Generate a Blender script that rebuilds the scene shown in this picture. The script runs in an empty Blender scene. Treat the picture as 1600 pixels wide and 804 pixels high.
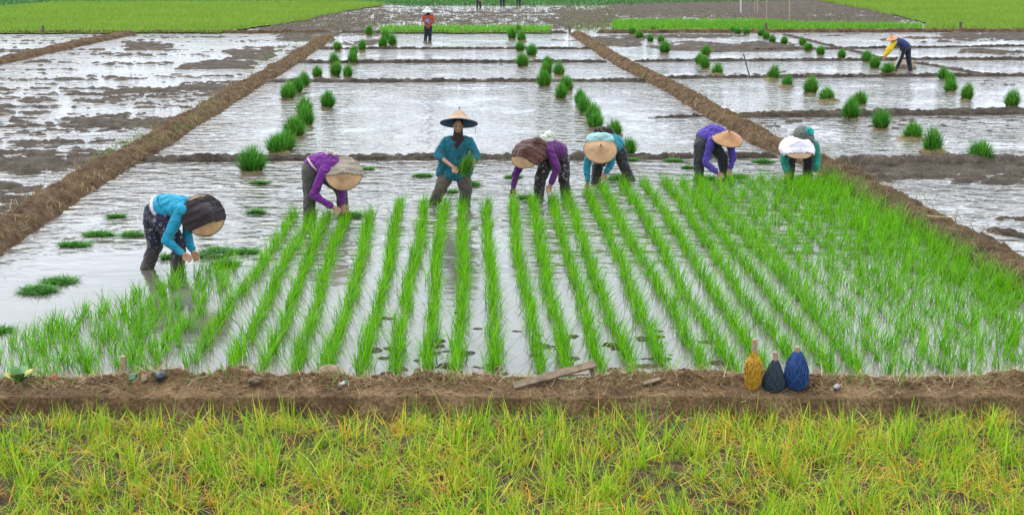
import bpy, bmesh, math, random
import numpy as np
from mathutils import Vector, Matrix

random.seed(7)
RNG = np.random.default_rng(11)
scene = bpy.context.scene
COL = scene.collection

# ------------------------------------------------------------------ camera
H = 3.9                      # camera height above the paddy water
F = 2000.0                   # focal length in photo pixels (1600 wide)
PITCH = math.atan(472.0 / F)
cam_d = bpy.data.cameras.new("camera")
cam = bpy.data.objects.new("camera", cam_d)
COL.objects.link(cam)
cam.location = (0, 0, H)
cam.rotation_euler = (math.pi / 2 - PITCH, 0, 0)
cam_d.sensor_width = 36.0
cam_d.lens = 36.0 * F / 1600.0
cam_d.clip_start = 0.1
cam_d.clip_end = 6000
scene.camera = cam

# ------------------------------------------------------------------ world, sun, exposure
SUN_EL, SUN_AZ = math.radians(58), math.radians(-35)
w = bpy.data.worlds.new("World")
scene.world = w
w.use_nodes = True
nt = w.node_tree
nt.nodes.clear()
out = nt.nodes.new("ShaderNodeOutputWorld")
bg = nt.nodes.new("ShaderNodeBackground")
sky = nt.nodes.new("ShaderNodeTexSky")
sky.sky_type = 'NISHITA'
sky.sun_disc = False
sky.sun_elevation = SUN_EL
sky.sun_rotation = SUN_AZ
sky.dust_density = 4.0
hs = nt.nodes.new("ShaderNodeHueSaturation")
hs.inputs['Saturation'].default_value = 0.25
tc = nt.nodes.new("ShaderNodeTexCoord")
nz = nt.nodes.new("ShaderNodeTexNoise")
nz.inputs['Scale'].default_value = 2.2
nz.inputs['Detail'].default_value = 5
rp = nt.nodes.new("ShaderNodeValToRGB")
rp.color_ramp.elements[0].position = 0.3
rp.color_ramp.elements[0].color = (8.5, 9.6, 11.1, 1)
rp.color_ramp.elements[1].position = 0.7
rp.color_ramp.elements[1].color = (10.4, 11.3, 12.5, 1)
mx = nt.nodes.new("ShaderNodeMix")
mx.data_type = 'RGBA'
mx.inputs[0].default_value = 0.9
nt.links.new(tc.outputs['Generated'], nz.inputs['Vector'])
nt.links.new(nz.outputs['Fac'], rp.inputs['Fac'])
nt.links.new(sky.outputs[0], hs.inputs['Color'])
nt.links.new(hs.outputs[0], mx.inputs[6])
nt.links.new(rp.outputs[0], mx.inputs[7])
nt.links.new(mx.outputs[2], bg.inputs['Color'])
bg.inputs['Strength'].default_value = 0.1
nt.links.new(bg.outputs[0], out.inputs[0])

sd = bpy.data.lights.new("sun", 'SUN')
sd.energy = 1.3
sd.angle = math.radians(50)
sd.color = (1.0, 0.95, 0.88)
sun = bpy.data.objects.new("sun", sd)
COL.objects.link(sun)
sun.location = (0, 0, 30)
sdir = Vector((math.sin(SUN_AZ) * math.cos(SUN_EL), math.cos(SUN_AZ) * math.cos(SUN_EL), math.sin(SUN_EL)))
sun.rotation_euler = sdir.to_track_quat('Z', 'Y').to_euler()

scene.view_settings.view_transform = 'Standard'
scene.view_settings.look = 'None'
scene.view_settings.exposure = 1.0
scene.view_settings.gamma = 1.0

# ------------------------------------------------------------------ helpers: placing
CP, SP = math.cos(PITCH), math.sin(PITCH)

def ray(px, py):
    u = (px - 800.0) / F
    v = -(py - 402.0) / F
    return np.array([u, CP + v * SP, -SP + v * CP])

def G(px, py, z=0.0):
    d = ray(px, py)
    t = (z - H) / d[2]
    return np.array([d[0] * t, d[1] * t, z])

def P(px, py, Y):
    d = ray(px, py)
    t = Y / d[1]
    return np.array([d[0] * t, Y, H + d[2] * t])

def proj(p):
    p = np.asarray(p, float)
    x, y, z = p[..., 0], p[..., 1], p[..., 2] - H
    dep = y * CP - z * SP
    up = y * SP + z * CP
    return 800 + F * x / dep, 402 - F * up / dep

# ------------------------------------------------------------------ helpers: noise
def _hash(ix, iy, iz):
    n = (ix.astype(np.int64) * 374761393 + iy.astype(np.int64) * 668265263 + iz.astype(np.int64) * 2147483647) & 0xFFFFFFFF
    n = ((n ^ (n >> 13)) * 1274126177) & 0xFFFFFFFF
    n = (n ^ (n >> 16)) & 0xFFFFFFFF
    return n.astype(np.float64) / 4294967295.0

def vnoise(x, y, z=None):
    x = np.asarray(x, float); y = np.asarray(y, float)
    z = np.zeros_like(x) if z is None else np.asarray(z, float)
    ix, iy, iz = np.floor(x), np.floor(y), np.floor(z)
    fx, fy, fz = x - ix, y - iy, z - iz
    fx = fx * fx * (3 - 2 * fx); fy = fy * fy * (3 - 2 * fy); fz = fz * fz * (3 - 2 * fz)
    r = 0
    for a in (0, 1):
        for b in (0, 1):
            for c in (0, 1):
                r = r + _hash(ix + a, iy + b, iz + c) * (fx if a else 1 - fx) * (fy if b else 1 - fy) * (fz if c else 1 - fz)
    return r * 2 - 1

def fbm(x, y, z=None, o=4):
    r, a, f = 0, 0.5, 1.0
    for i in range(o):
        r = r + a * vnoise(np.asarray(x) * f + 17.3 * i, np.asarray(y) * f - 9.1 * i, None if z is None else np.asarray(z) * f)
        a *= 0.5; f *= 2.03
    return r

# ------------------------------------------------------------------ helpers: meshes and objects
def mesh_np(name, v, f, mat=None, col=None, smooth=True, uv=None):
    v = np.asarray(v, np.float32); f = np.asarray(f, np.int32)
    k = f.shape[1]
    me = bpy.data.meshes.new(name)
    me.vertices.add(len(v)); me.vertices.foreach_set("co", v.ravel())
    me.loops.add(f.size); me.loops.foreach_set("vertex_index", f.ravel())
    me.polygons.add(len(f))
    me.polygons.foreach_set("loop_start", np.arange(0, f.size, k, dtype=np.int32))
    me.polygons.foreach_set("loop_total", np.full(len(f), k, np.int32))
    if smooth:
        me.polygons.foreach_set("use_smooth", np.ones(len(f), bool))
    me.update(calc_edges=True)
    if col is not None:
        a = me.color_attributes.new("col", 'FLOAT_COLOR', 'POINT')
        c = np.ones((len(v), 4), np.float32); c[:, :3] = col
        a.data.foreach_set("color", c.ravel())
    if uv is not None:
        l = me.uv_layers.new(name="uv")
        l.data.foreach_set("uv", np.asarray(uv, np.float32)[f.ravel()].ravel())
    if mat is not None:
        me.materials.append(mat)
    return me

def link(name, me, parent=None, loc=None):
    o = bpy.data.objects.new(name, me)
    COL.objects.link(o)
    if parent is not None:
        o.parent = parent
    if loc is not None:
        o.location = loc
    return o

def tag(o, label=None, cat=None, group=None, kind=None):
    if label: o["label"] = label
    if cat: o["category"] = cat
    if group: o["group"] = group
    if kind: o["kind"] = kind
    return o

def empty(name, loc):
    o = bpy.data.objects.new(name, None)
    o.empty_display_size = 0.2
    COL.objects.link(o)
    o.location = loc
    return o

def copy_tree(o, parent=None):
    c = o.copy()
    COL.objects.link(c)
    if parent is not None:
        c.parent = parent
    for ch in list(o.children):
        copy_tree(ch, c)
    return c

def grid_faces(nr, nc):
    i = np.arange(nr - 1)[:, None] * nc + np.arange(nc - 1)[None, :]
    return np.stack([i, i + 1, i + nc + 1, i + nc], -1).reshape(-1, 4)

# ------------------------------------------------------------------ materials
def newmat(name):
    m = bpy.data.materials.new(name)
    m.use_nodes = True
    n = m.node_tree.nodes
    b = n["Principled BSDF"]
    return m, m.node_tree, n, b

ALB = 0.78   # paints, soils and cloth: real-world albedo, exposure set for the water
def ramp(n, stops, k_=None):
    k_ = ALB if k_ is None else k_
    r = n.new("ShaderNodeValToRGB")
    e = r.color_ramp.elements
    while len(e) < len(stops):
        e.new(0.5)
    for k, (p, c) in enumerate(stops):
        e[k].position = p
        e[k].color = (c[0] * k_, c[1] * k_, c[2] * k_, 1)
    return r

def noise_node(nt_, scale, detail=4, coord='Object', vec=None, rough=0.55):
    n = nt_.nodes
    t = n.new("ShaderNodeTexNoise")
    t.inputs['Scale'].default_value = scale
    t.inputs['Detail'].default_value = detail
    t.inputs['Roughness'].default_value = rough
    if vec is None:
        c = n.new("ShaderNodeTexCoord")
        vec = c.outputs[coord]
    nt_.links.new(vec, t.inputs['Vector'])
    return t

def soil_mat(name, c0, c1, c2, rough=0.95, bump=0.6, scale=3.0, spec=0.2):
    m, t, n, b = newmat(name)
    a = noise_node(t, scale, 8, rough=0.7)
    r = ramp(n, [(0.3, c0), (0.5, c1), (0.72, c2)])
    t.links.new(a.outputs['Fac'], r.inputs['Fac'])
    f = noise_node(t, scale * 14, 6, rough=0.7)
    fr = ramp(n, [(0.30, (0.05, 0.05, 0.05)), (0.70, (0.95, 0.95, 0.95))], 1.0)
    t.links.new(f.outputs['Fac'], fr.inputs['Fac'])
    mx_ = n.new("ShaderNodeMix"); mx_.data_type = 'RGBA'; mx_.blend_type = 'OVERLAY'
    mx_.inputs[0].default_value = 0.75
    t.links.new(r.outputs[0], mx_.inputs[6])
    t.links.new(fr.outputs[0], mx_.inputs[7])
    t.links.new(mx_.outputs[2], b.inputs['Base Color'])
    bp = n.new("ShaderNodeBump"); bp.inputs['Strength'].default_value = bump; bp.inputs['Distance'].default_value = 0.04
    t.links.new(f.outputs['Fac'], bp.inputs['Height'])
    t.links.new(bp.outputs[0], b.inputs['Normal'])
    b.inputs['Roughness'].default_value = rough
    b.inputs['Specular IOR Level'].default_value = spec
    return m

def leaf_mat(name, transl=0.35, rough=0.5):
    m, t, n, b = newmat(name)
    a = n.new("ShaderNodeAttribute"); a.attribute_name = "col"
    t.links.new(a.outputs['Color'], b.inputs['Base Color'])
    b.inputs['Roughness'].default_value = rough
    b.inputs['Specular IOR Level'].default_value = 0.15
    tr = n.new("ShaderNodeBsdfTranslucent")
    t.links.new(a.outputs['Color'], tr.inputs['Color'])
    ms = n.new("ShaderNodeMixShader"); ms.inputs[0].default_value = transl
    t.links.new(b.outputs[0], ms.inputs[1]); t.links.new(tr.outputs[0], ms.inputs[2])
    t.links.new(ms.outputs[0], n["Material Output"].inputs['Surface'])
    return m

def cloth_mat(name, c, var=0.25, mud=None, mud_z=0.25, pattern=None, c2=None, pscale=14.0):
    """woven cloth; pattern 'flower' / 'check'; mud = colour of the wet mud stain on the lower part"""
    m, t, n, b = newmat(name)
    a = noise_node(t, 5, 5)
    lo = tuple(x * (1 - var) for x in c); hi = tuple(min(1, x * (1 + var)) for x in c)
    r = ramp(n, [(0.3, lo), (0.7, hi)])
    t.links.new(a.outputs['Fac'], r.inputs['Fac'])
    cur = r.outputs[0]
    if pattern == 'flower':
        vo = n.new("ShaderNodeTexVoronoi"); vo.inputs['Scale'].default_value = pscale
        tcn = n.new("ShaderNodeTexCoord")
        wob = noise_node(t, 9, 2)
        ad = n.new("ShaderNodeMix"); ad.data_type = 'RGBA'; ad.blend_type = 'ADD'; ad.inputs[0].default_value = 0.3
        t.links.new(tcn.outputs['Object'], ad.inputs[6]); t.links.new(wob.outputs['Color'], ad.inputs[7])
        t.links.new(ad.outputs[2], vo.inputs['Vector'])
        rr = ramp(n, [(0.25, (1, 1, 1)), (0.36, (0, 0, 0))], 1.0)
        t.links.new(vo.outputs['Distance'], rr.inputs['Fac'])
        mm = n.new("ShaderNodeMix"); mm.data_type = 'RGBA'
        t.links.new(rr.outputs[0], mm.inputs[0]); t.links.new(cur, mm.inputs[6]); mm.inputs[7].default_value = (*[x * ALB for x in c2], 1)
        cur = mm.outputs[2]
    if pattern == 'check':
        uvn = n.new("ShaderNodeTexCoord")
        ch = n.new("ShaderNodeTexChecker"); ch.inputs['Scale'].default_value = pscale
        t.links.new(uvn.outputs['UV'], ch.inputs['Vector'])
        ch.inputs['Color1'].default_value = (*[x * ALB for x in c], 1); ch.inputs['Color2'].default_value = (*c2, 1)
        cur = ch.outputs['Color']
    if mud is not None:
        g = n.new("ShaderNodeTexCoord"); sx = n.new("ShaderNodeSeparateXYZ")
        t.links.new(g.outputs['Object'], sx.inputs[0])
        nn = noise_node(t, 7, 5)
        ma = n.new("ShaderNodeMath"); ma.operation = 'MULTIPLY_ADD'
        t.links.new(nn.outputs['Fac'], ma.inputs[0]); ma.inputs[1].default_value = 0.5
        t.links.new(sx.outputs['Z'], ma.inputs[2])
        mr = n.new("ShaderNodeMapRange")
        mr.inputs['From Min'].default_value = mud_z + 0.15; mr.inputs['From Max'].default_value = mud_z + 0.4
        mr.inputs['To Min'].default_value = 1; mr.inputs['To Max'].default_value = 0
        t.links.new(ma.outputs[0], mr.inputs['Value'])
        mm = n.new("ShaderNodeMix"); mm.data_type = 'RGBA'
        t.links.new(mr.outputs[0], mm.inputs[0]); t.links.new(cur, mm.inputs[6]); mm.inputs[7].default_value = (*mud, 1)
        cur = mm.outputs[2]
    sp_ = noise_node(t, 13, 6, rough=0.7)
    sr_ = ramp(n, [(0.54, (0, 0, 0)), (0.68, (.55, .55, .55))], 1.0)
    t.links.new(sp_.outputs['Fac'], sr_.inputs['Fac'])
    ms_ = n.new("ShaderNodeMix"); ms_.data_type = 'RGBA'
    t.links.new(sr_.outputs[0], ms_.inputs[0]); t.links.new(cur, ms_.inputs[6]); ms_.inputs[7].default_value = (c[0] * .35 + .03, c[1] * .35 + .024, c[2] * .35 + .018, 1)
    cur = ms_.outputs[2]
    t.links.new(cur, b.inputs['Base Color'])
    b.inputs['Roughness'].default_value = 0.85
    b.inputs['Specular IOR Level'].default_value = 0.25
    b.inputs['Sheen Weight'].default_value = 0.15
    f = noise_node(t, 26, 3)
    bp = n.new("ShaderNodeBump"); bp.inputs['Strength'].default_value = 0.5; bp.inputs['Distance'].default_value = 0.01
    t.links.new(f.outputs['Fac'], bp.inputs['Height'])
    fo = noise_node(t, 7.5, 3, rough=0.5)
    fo.inputs['Distortion'].default_value = 1.2
    b2_ = n.new("ShaderNodeBump"); b2_.inputs['Strength'].default_value = 0.9; b2_.inputs['Distance'].default_value = 0.055
    t.links.new(fo.outputs['Fac'], b2_.inputs['Height']); t.links.new(bp.outputs[0], b2_.inputs['Normal']); t.links.new(b2_.outputs[0], b.inputs['Normal'])
    return m

def plain_mat(name, c, rough=0.7, var=0.2, scale=12, bump=0.2):
    m, t, n, b = newmat(name)
    a = noise_node(t, scale, 5)
    r = ramp(n, [(0.3, tuple(x * (1 - var) for x in c)), (0.7, tuple(min(1, x * (1 + var)) for x in c))])
    t.links.new(a.outputs['Fac'], r.inputs['Fac'])
    t.links.new(r.outputs[0], b.inputs['Base Color'])
    b.inputs['Roughness'].default_value = rough
    bp = n.new("ShaderNodeBump"); bp.inputs['Strength'].default_value = bump; bp.inputs['Distance'].default_value = 0.01
    t.links.new(a.outputs['Fac'], bp.inputs['Height']); t.links.new(bp.outputs[0], b.inputs['Normal'])
    return m

def hat_mat(name, c):
    m, t, n, b = newmat(name)
    tcn = n.new("ShaderNodeTexCoord")
    mp = n.new("ShaderNodeMapping"); mp.inputs['Scale'].default_value = (60, 26, 1)
    t.links.new(tcn.outputs['UV'], mp.inputs['Vector'])
    ch = n.new("ShaderNodeTexNoise"); ch.inputs['Scale'].default_value = 1.0; ch.inputs['Detail'].default_value = 2
    t.links.new(mp.outputs[0], ch.inputs['Vector'])
    big = noise_node(t, 7, 4)
    ad = n.new("ShaderNodeMath"); ad.operation = 'MULTIPLY_ADD'; ad.inputs[1].default_value = 0.45
    t.links.new(ch.outputs['Fac'], ad.inputs[0]); t.links.new(big.outputs['Fac'], ad.inputs[2])
    r = ramp(n, [(0.5, tuple(x * 0.68 for x in c)), (0.72, c), (0.95, tuple(min(1, x * 1.2) for x in c))])
    t.links.new(ad.outputs[0], r.inputs['Fac'])
    t.links.new(r.outputs[0], b.inputs['Base Color'])
    b.inputs['Roughness'].default_value = 0.65
    bp = n.new("ShaderNodeBump"); bp.inputs['Strength'].default_value = 0.4; bp.inputs['Distance'].default_value = 0.006
    t.links.new(ch.outputs['Fac'], bp.inputs['Height']); t.links.new(bp.outputs[0], b.inputs['Normal'])
    return m

def water_mat():
    m, t, n, b = newmat("paddy_water")
    geo = n.new("ShaderNodeNewGeometry")
    pos = geo.outputs['Position']
    big = noise_node(t, 0.35, 4, vec=pos)
    r = ramp(n, [(0.35, (0.092, 0.082, 0.068)), (0.65, (0.14, 0.128, 0.11))], 1.0)
    t.links.new(big.outputs['Fac'], r.inputs['Fac'])
    t.links.new(r.outputs[0], b.inputs['Base Color'])
    b.inputs['Roughness'].default_value = 0.10
    b.inputs['IOR'].default_value = 1.58
    b.inputs['Specular IOR Level'].default_value = 0.5
    mp = n.new("ShaderNodeMapping"); mp.inputs['Scale'].default_value = (0.8, 1.25, 1)
    mp.inputs['Rotation'].default_value = (0, 0, 0.25)
    t.links.new(pos, mp.inputs['Vector'])
    w1 = noise_node(t, 3.6, 2, vec=mp.outputs[0], rough=0.5)
    w2 = noise_node(t, 1.9, 2, vec=mp.outputs[0])
    s = n.new("ShaderNodeMath"); s.operation = 'MULTIPLY_ADD'; s.inputs[1].default_value = 1.6
    t.links.new(w2.outputs['Fac'], s.inputs[0]); t.links.new(w1.outputs['Fac'], s.inputs[2])
    # ripples are stilled among the planted rows and in sheltered patches
    sx = n.new("ShaderNodeSeparateXYZ"); t.links.new(pos, sx.inputs[0])
    mr = n.new("ShaderNodeMapRange"); mr.interpolation_type = 'SMOOTHSTEP'
    mr.inputs['From Min'].default_value = 14.5; mr.inputs['From Max'].default_value = 20.5
    mr.inputs['To Min'].default_value = 0.03; mr.inputs['To Max'].default_value = 1.0
    t.links.new(sx.outputs['Y'], mr.inputs['Value'])
    cm = noise_node(t, 0.5, 3, vec=pos)
    cr = n.new("ShaderNodeMapRange"); cr.inputs['From Min'].default_value = 0.36; cr.inputs['From Max'].default_value = 0.58
    cr.inputs['To Min'].default_value = 0.2; cr.inputs['To Max'].default_value = 1.0
    t.links.new(cm.outputs['Fac'], cr.inputs['Value'])
    mu = n.new("ShaderNodeMath"); mu.operation = 'MULTIPLY'
    t.links.new(mr.outputs[0], mu.inputs[0]); t.links.new(cr.outputs[0], mu.inputs[1])
    bp = n.new("ShaderNodeBump"); bp.inputs['Distance'].default_value = 0.15
    t.links.new(mu.outputs[0], bp.inputs['Strength'])
    t.links.new(s.outputs[0], bp.inputs['Height'])
    t.links.new(bp.outputs[0], b.inputs['Normal'])
    return m

M_WATER = water_mat()
M_BUND = soil_mat("bund_soil", (0.050, 0.028, 0.013), (0.115, 0.068, 0.034), (0.22, 0.14, 0.070), scale=2.6, bump=1.0)
M_WETMUD = soil_mat("wet_mud", (0.045, 0.034, 0.025), (0.091, 0.071, 0.054), (0.16, 0.132, 0.104), rough=0.95, scale=2.0, spec=0.12, bump=1.0)
M_NEAR = soil_mat("near_bund_soil", (0.076, 0.042, 0.018), (0.175, 0.104, 0.048), (0.35, 0.225, 0.115), scale=2.6, bump=1.0)
M_FIELD = soil_mat("field_soil", (0.04, 0.023, 0.013), (0.085, 0.052, 0.030), (0.16, 0.105, 0.06), scale=3, bump=0.8)
M_FAR = soil_mat("far_grass_ground", (0.045, 0.11, 0.03), (0.06, 0.15, 0.04), (0.09, 0.18, 0.05), scale=0.4, bump=0.3)
M_GREENBASE = soil_mat("young_rice_ground", (0.14, 0.23, 0.022), (0.17, 0.27, 0.032), (0.20, 0.30, 0.045), scale=0.7, bump=0.3)
M_LEAF = leaf_mat("rice_leaf")
M_STRAW = leaf_mat("straw", 0.15, 0.7)
M_SKIN = plain_mat("skin", (0.46, 0.235, 0.14), 0.55, 0.15, 30, 0.1)
M_WOOD = plain_mat("weathered_wood", (0.20, 0.135, 0.085), 0.85, 0.4, 18, 0.5)
M_BAMBOO = plain_mat("dry_bamboo", (0.45, 0.33, 0.20), 0.7, 0.25, 10, 0.2)
M_PALE = plain_mat("pale_pole", (0.62, 0.60, 0.56), 0.7, 0.15, 10, 0.2)

# ------------------------------------------------------------------ ground, water, sky-reaching land
def sheet(name, x0, x1, y0, y1, z, mat, nx=2, ny=2):
    X, Y = np.meshgrid(np.linspace(x0, x1, nx), np.linspace(y0, y1, ny))
    v = np.stack([X.ravel(), Y.ravel(), np.full(X.size, z)], -1)
    o = link(name, mesh_np(name, v, grid_faces(ny, nx), mat))
    return tag(o, kind="structure")

sheet("ground", -600, 600, -60, 1200, -0.45, M_FAR)
sheet("water", -75, 75, 11.0, 125, 0.0, M_WATER)

# foreground field soil (in front of the near bund)
FZ = -0.01
X, Y = np.meshgrid(np.linspace(-7.5, 7.5, 260), np.linspace(6.5, 10.85, 90))
Z = FZ + 0.07 * fbm(X * 1.5, Y * 1.5) + 0.05 * fbm(X * 7, Y * 7)
link_o = link("field_soil", mesh_np("field_soil", np.stack([X.ravel(), Y.ravel(), Z.ravel()], -1), grid_faces(90, 260), M_FIELD))
tag(link_o, kind="structure")

# near bund: front face, trodden path on top, rough mound of rubble and straw at the back
NB_F = G(800, 620, 0.15)[1]           # front lip of the path
def near_bund_z(X, Y):
    lip = NB_F + 0.05 * fbm(X * 1.3, X * 0 + 3) + 0.04 * fbm(X * 4, X * 0 + 5)
    d = Y - lip
    top = 0.15 + 0.012 * fbm(X * 3, Y * 5)
    z = np.where(d < 0, 0.15 + d * 2.2 + (0.11 * fbm(X * 5, d * 9) + 0.07 * fbm(X * 18, d * 22, o=3)) * np.clip(-d * 14, 0, 1), top + 0.012 * fbm(X * 12, Y * 16))
    hump = np.exp(-((d - 0.38 - 0.05 * fbm(X * 1.2, X * 0 + 8)) / 0.15) ** 2)
    hs_ = np.interp(X * 172 + 800, [0, 130, 185, 250, 380, 430, 480, 600, 760, 800, 900, 960, 1040, 1100, 1160, 1270, 1350, 1420, 1500, 1600],
                    [.02, .02, .085, .11, .095, .04, .05, .065, .065, .035, .04, .07, .085, .09, .07, .07, .06, .03, .065, .075])
    z = z + hs_ * hump * (1 + 0.9 * fbm(X * 4, Y * 4)) + 0.045 * hump * fbm(X * 15, Y * 15, o=3)
    back = np.clip((d - 0.50) / 0.16, 0, 1)
    z = z * (1 - back) + (-0.15) * back
    return np.maximum(z, -0.2)

def on_bund(px, py, up=0.0):
    z = 0.16
    for _ in range(6):
        p = G(px, py, z)
        z = 0.5 * z + 0.5 * float(near_bund_z(np.array([p[0]]), np.array([p[1]]))[0])
    p = G(px, py, z)
    p[2] += up
    return p

X, Y = np.meshgrid(np.linspace(-7.2, 7.2, 1300), np.linspace(NB_F - 0.22, NB_F + 0.75, 110))
Z = near_bund_z(X, Y)
tag(link("earth_bund", mesh_np("earth_bund", np.stack([X.ravel(), Y.ravel(), Z.ravel()], -1), grid_faces(110, 1300), M_NEAR)), kind="structure")

# bunds between the plots
def bund(name, pts, hw, h, mat, amp=0.04, step=0.045, seed=0, flat=2.6):
    pts = np.asarray(pts, float)[:, :2]
    hw = np.broadcast_to(np.asarray(hw, float), len(pts)); h = np.broadcast_to(np.asarray(h, float), len(pts))
    seg = np.r_[0, np.cumsum(np.hypot(*np.diff(pts, axis=0).T))]
    n = max(8, int(seg[-1] / step))
    s = np.linspace(0, seg[-1], n)
    cx, cy = np.interp(s, seg, pts[:, 0]), np.interp(s, seg, pts[:, 1])
    W, Hh = np.interp(s, seg, hw), np.interp(s, seg, h)
    if name == "mud_bund":
        tap = np.clip(np.minimum(s, seg[-1] - s) / 0.35, 0.02, 1) ** 0.5
        W, Hh = W * tap, (Hh + .1) * tap - .1
    tx, ty = np.gradient(cx, s), np.gradient(cy, s)
    l = np.hypot(tx, ty); tx /= l; ty /= l
    wob = 0.22 * W * fbm(s * 0.5 + seed, s * 0 + seed)
    u = np.linspace(-1, 1, 21)
    prof = (1 - np.abs(u) ** flat)
    U = u[None, :] * W[:, None] * (1 + 0.10 * fbm(s[:, None] * 2.6 + seed, np.sign(u)[None, :] * 5 + 0 * s[:, None])) + wob[:, None]
    Xg = cx[:, None] - ty[:, None] * U
    Yg = cy[:, None] + tx[:, None] * U
    Zg = -0.1 + (Hh[:, None] * (1 + 0.25 * fbm(s * 0.8 + 3, s * 0 + seed)[:, None]) + 0.1) * prof[None, :]
    k = np.clip(prof, 0, 1)[None, :]
    Zg = Zg + amp * (0.7 * fbm(Xg * 3, Yg * 3) + 1.5 * fbm(Xg * 10, Yg * 10, o=4)) * (0.45 + 0.55 * k)
    dX, dY = amp * 1.2 * fbm(Xg * 9 + 30, Yg * 9, Zg * 9), amp * 1.2 * fbm(Xg * 9 + 60, Yg * 9, Zg * 9)
    Xg, Yg = Xg + dX, Yg + dY
    v = np.stack([Xg.ravel(), Yg.ravel(), Zg.ravel()], -1)
    o = link(name, mesh_np(name, v, grid_faces(n, len(u)), mat))
    return tag(o, kind="structure")

def edges_to_path(lo, up, h):
    """lo: waterline pixels of the near edge, up: pixels of the far top edge; same count"""
    L = np.array([G(*p) for p in lo]); U = np.array([G(p[0], p[1], h) for p in up])
    c = (L + U) / 2
    wd = np.linalg.norm((U - L)[:, :2], axis=1) / 2
    return c, wd

LB_lo = [(-160, 489), (0, 385), (169, 270), (236, 241), (327, 182), (402, 133), (469, 94), (526, 57)]
LB_hi = [(-230, 489), (-80, 385), (100, 276), (155, 241), (257, 190), (360, 135), (432, 94), (490, 57)]
LBc, LBw = edges_to_path(LB_lo, LB_hi, 0.2)
bund("earth_bund", LBc, 0.47, 0.18, M_BUND, amp=0.06, seed=3)
RB_lo = [(888, 52), (945, 88), (1016, 128), (1060, 150), (1104, 182), (1171, 216), (1219, 241), (1290, 275), (1400, 335), (1500, 390), (1600, 445), (1800, 556)]
RB_hi = [(918, 51), (972, 88), (1060, 128), (1104, 150), (1166, 182), (1229, 216), (1306, 241), (1375, 275), (1480, 335), (1592, 390), (1690, 445), (1890, 556)]
RBc, RBw = edges_to_path(RB_lo, RB_hi, 0.2)
bund("earth_bund", RBc, 0.43, 0.18, M_BUND, amp=0.055, seed=9)

def cross(pa, pb, hw, h, mat=M_WETMUD, amp=0.05, seed=0, mid=None, step=0.05):
    pts = [G(*pa)] + ([G(*m) for m in mid] if mid else []) + [G(*pb)]
    pts = np.array(pts); pts[:, 1] += hw
    bund("mud_bund", pts, hw, h, mat, amp, step, seed)

cross((205, 254), (1225, 248), 0.17, 0.10, seed=1, mid=[(500, 252), (800, 250)])
cross((396, 129), (1018, 128), 0.17, 0.09, seed=2)
cross((448, 99), (955, 98), 0.18, 0.10, seed=3)
cross((488, 77), (930, 77), 0.14, 0.08, seed=4)
cross((525, 52), (890, 52), 0.2, 0.12, seed=5)
cross((1010, 185), (1108, 183), 0.12, 0.05, seed=6)
cross((1140, 185), (1720, 178), 0.28, 0.13, seed=7)
cross((1035, 123), (1660, 119), 0.16, 0.09, seed=8)
cross((985, 97), (1660, 93), 0.16, 0.09, seed=9)
cross((1170, 79), (1660, 72), 0.14, 0.08, seed=10)
cross((930, 52), (1700, 50), 0.3, 0.16, M_BUND, seed=11)
cross((1222, 54), (1560, 121), 0.14, 0.06, seed=12, mid=[(1330, 80), (1380, 92), (1458, 103), (1532, 117)])
cross((1300, 262), (1750, 262), 0.45, 0.14, seed=13)
cross((-60, 53), (520, 52), 0.25, 0.14, M_BUND, seed=14)
cross((-60, 107), (200, 54), 0.5, 0.2, M_BUND, amp=0.05, seed=15, mid=[(0, 98), (100, 75)])
cross((1530, 358), (1700, 395), 0.16, 0.06, seed=16)

# mud showing through shallow water: a relief that rises above the water line only where the mud does
MUD = [  # x0, x1, y0, y1, strength   (edges of the muddy stretches, projected on the ground)
 (-60, 95, 63, 68, .55), (-60, 85, 74, 84, .6), (189, 263, 61, 77, .85), (340, 425, 78, 102, .9), (140, 250, 80, 85, .5),
 (-60, 300, 99, 103, .55), (280, 410, 99, 110, 1.), (150, 300, 133, 148, 1.), (285, 372, 130, 149, .9),
 (-60, 40, 139, 145, .65), (-60, 75, 167, 176, .65), (85, 205, 173, 208, .85), (180, 275, 177, 206, .95), (-60, 32, 190, 206, .65),
 (15, 85, 180, 206, .62), (-60, 110, 234, 276, 1.), (95, 190, 236, 264, .85), (-60, 70, 276, 330, .62), (430, 530, 50, 66, .9),
 (180, 420, 118, 122, .45), (-60, 200, 120, 126, .42), (0, 250, 152, 160, .42), (0, 200, 215, 224, .45),
 (920, 1005, 58, 72, .85), (860, 930, 60, 66, .5), (600, 690, 62, 67, .5), (530, 605, 60, 78, .55), (700, 800, 66, 71, .42),
 (1010, 1255, 67, 80, 1.), (940, 1165, 54, 62, .75), (1250, 1340, 53, 60, .5), (1470, 1660, 49, 64, 1.), (1370, 1490, 58, 63, .65),
 (1490, 1660, 75, 84, .7), (1420, 1500, 66, 70, .5), (1325, 1700, 249, 288, .95), (1480, 1660, 284, 296, .7), (1350, 1420, 270, 285, .7),
 (1180, 1330, 186, 194, .45), (1370, 1530, 187, 196, .42), (1540, 1660, 340, 350, .5), (1060, 1300, 112, 117, .40),
 (430, 960, 9, 44, .56), (935, 1420, -30, 36, 1.05), (1160, 1410, 20, 47, .95), (395, 600, 17, 58, .72), (860, 960, 8, 48, .9),
]
py = np.r_[np.arange(-30, 60, 0.6), np.arange(60, 130, 0.9), np.arange(130, 420, 1.3)]
px = np.arange(-70, 1720, 2.4)
PX, PY = np.meshgrid(px, py)
d0 = (PX - 800) / F; v0 = -(PY - 402) / F
dz = -SP + v0 * CP; dy = CP + v0 * SP
T = -H / dz
WX, WY = d0 * T, dy * T
mask = np.zeros_like(WX)
wx_, wy_ = fbm(WX * 0.5, WY * 0.35), fbm(WX * 0.5 + 40, WY * 0.35)
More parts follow.
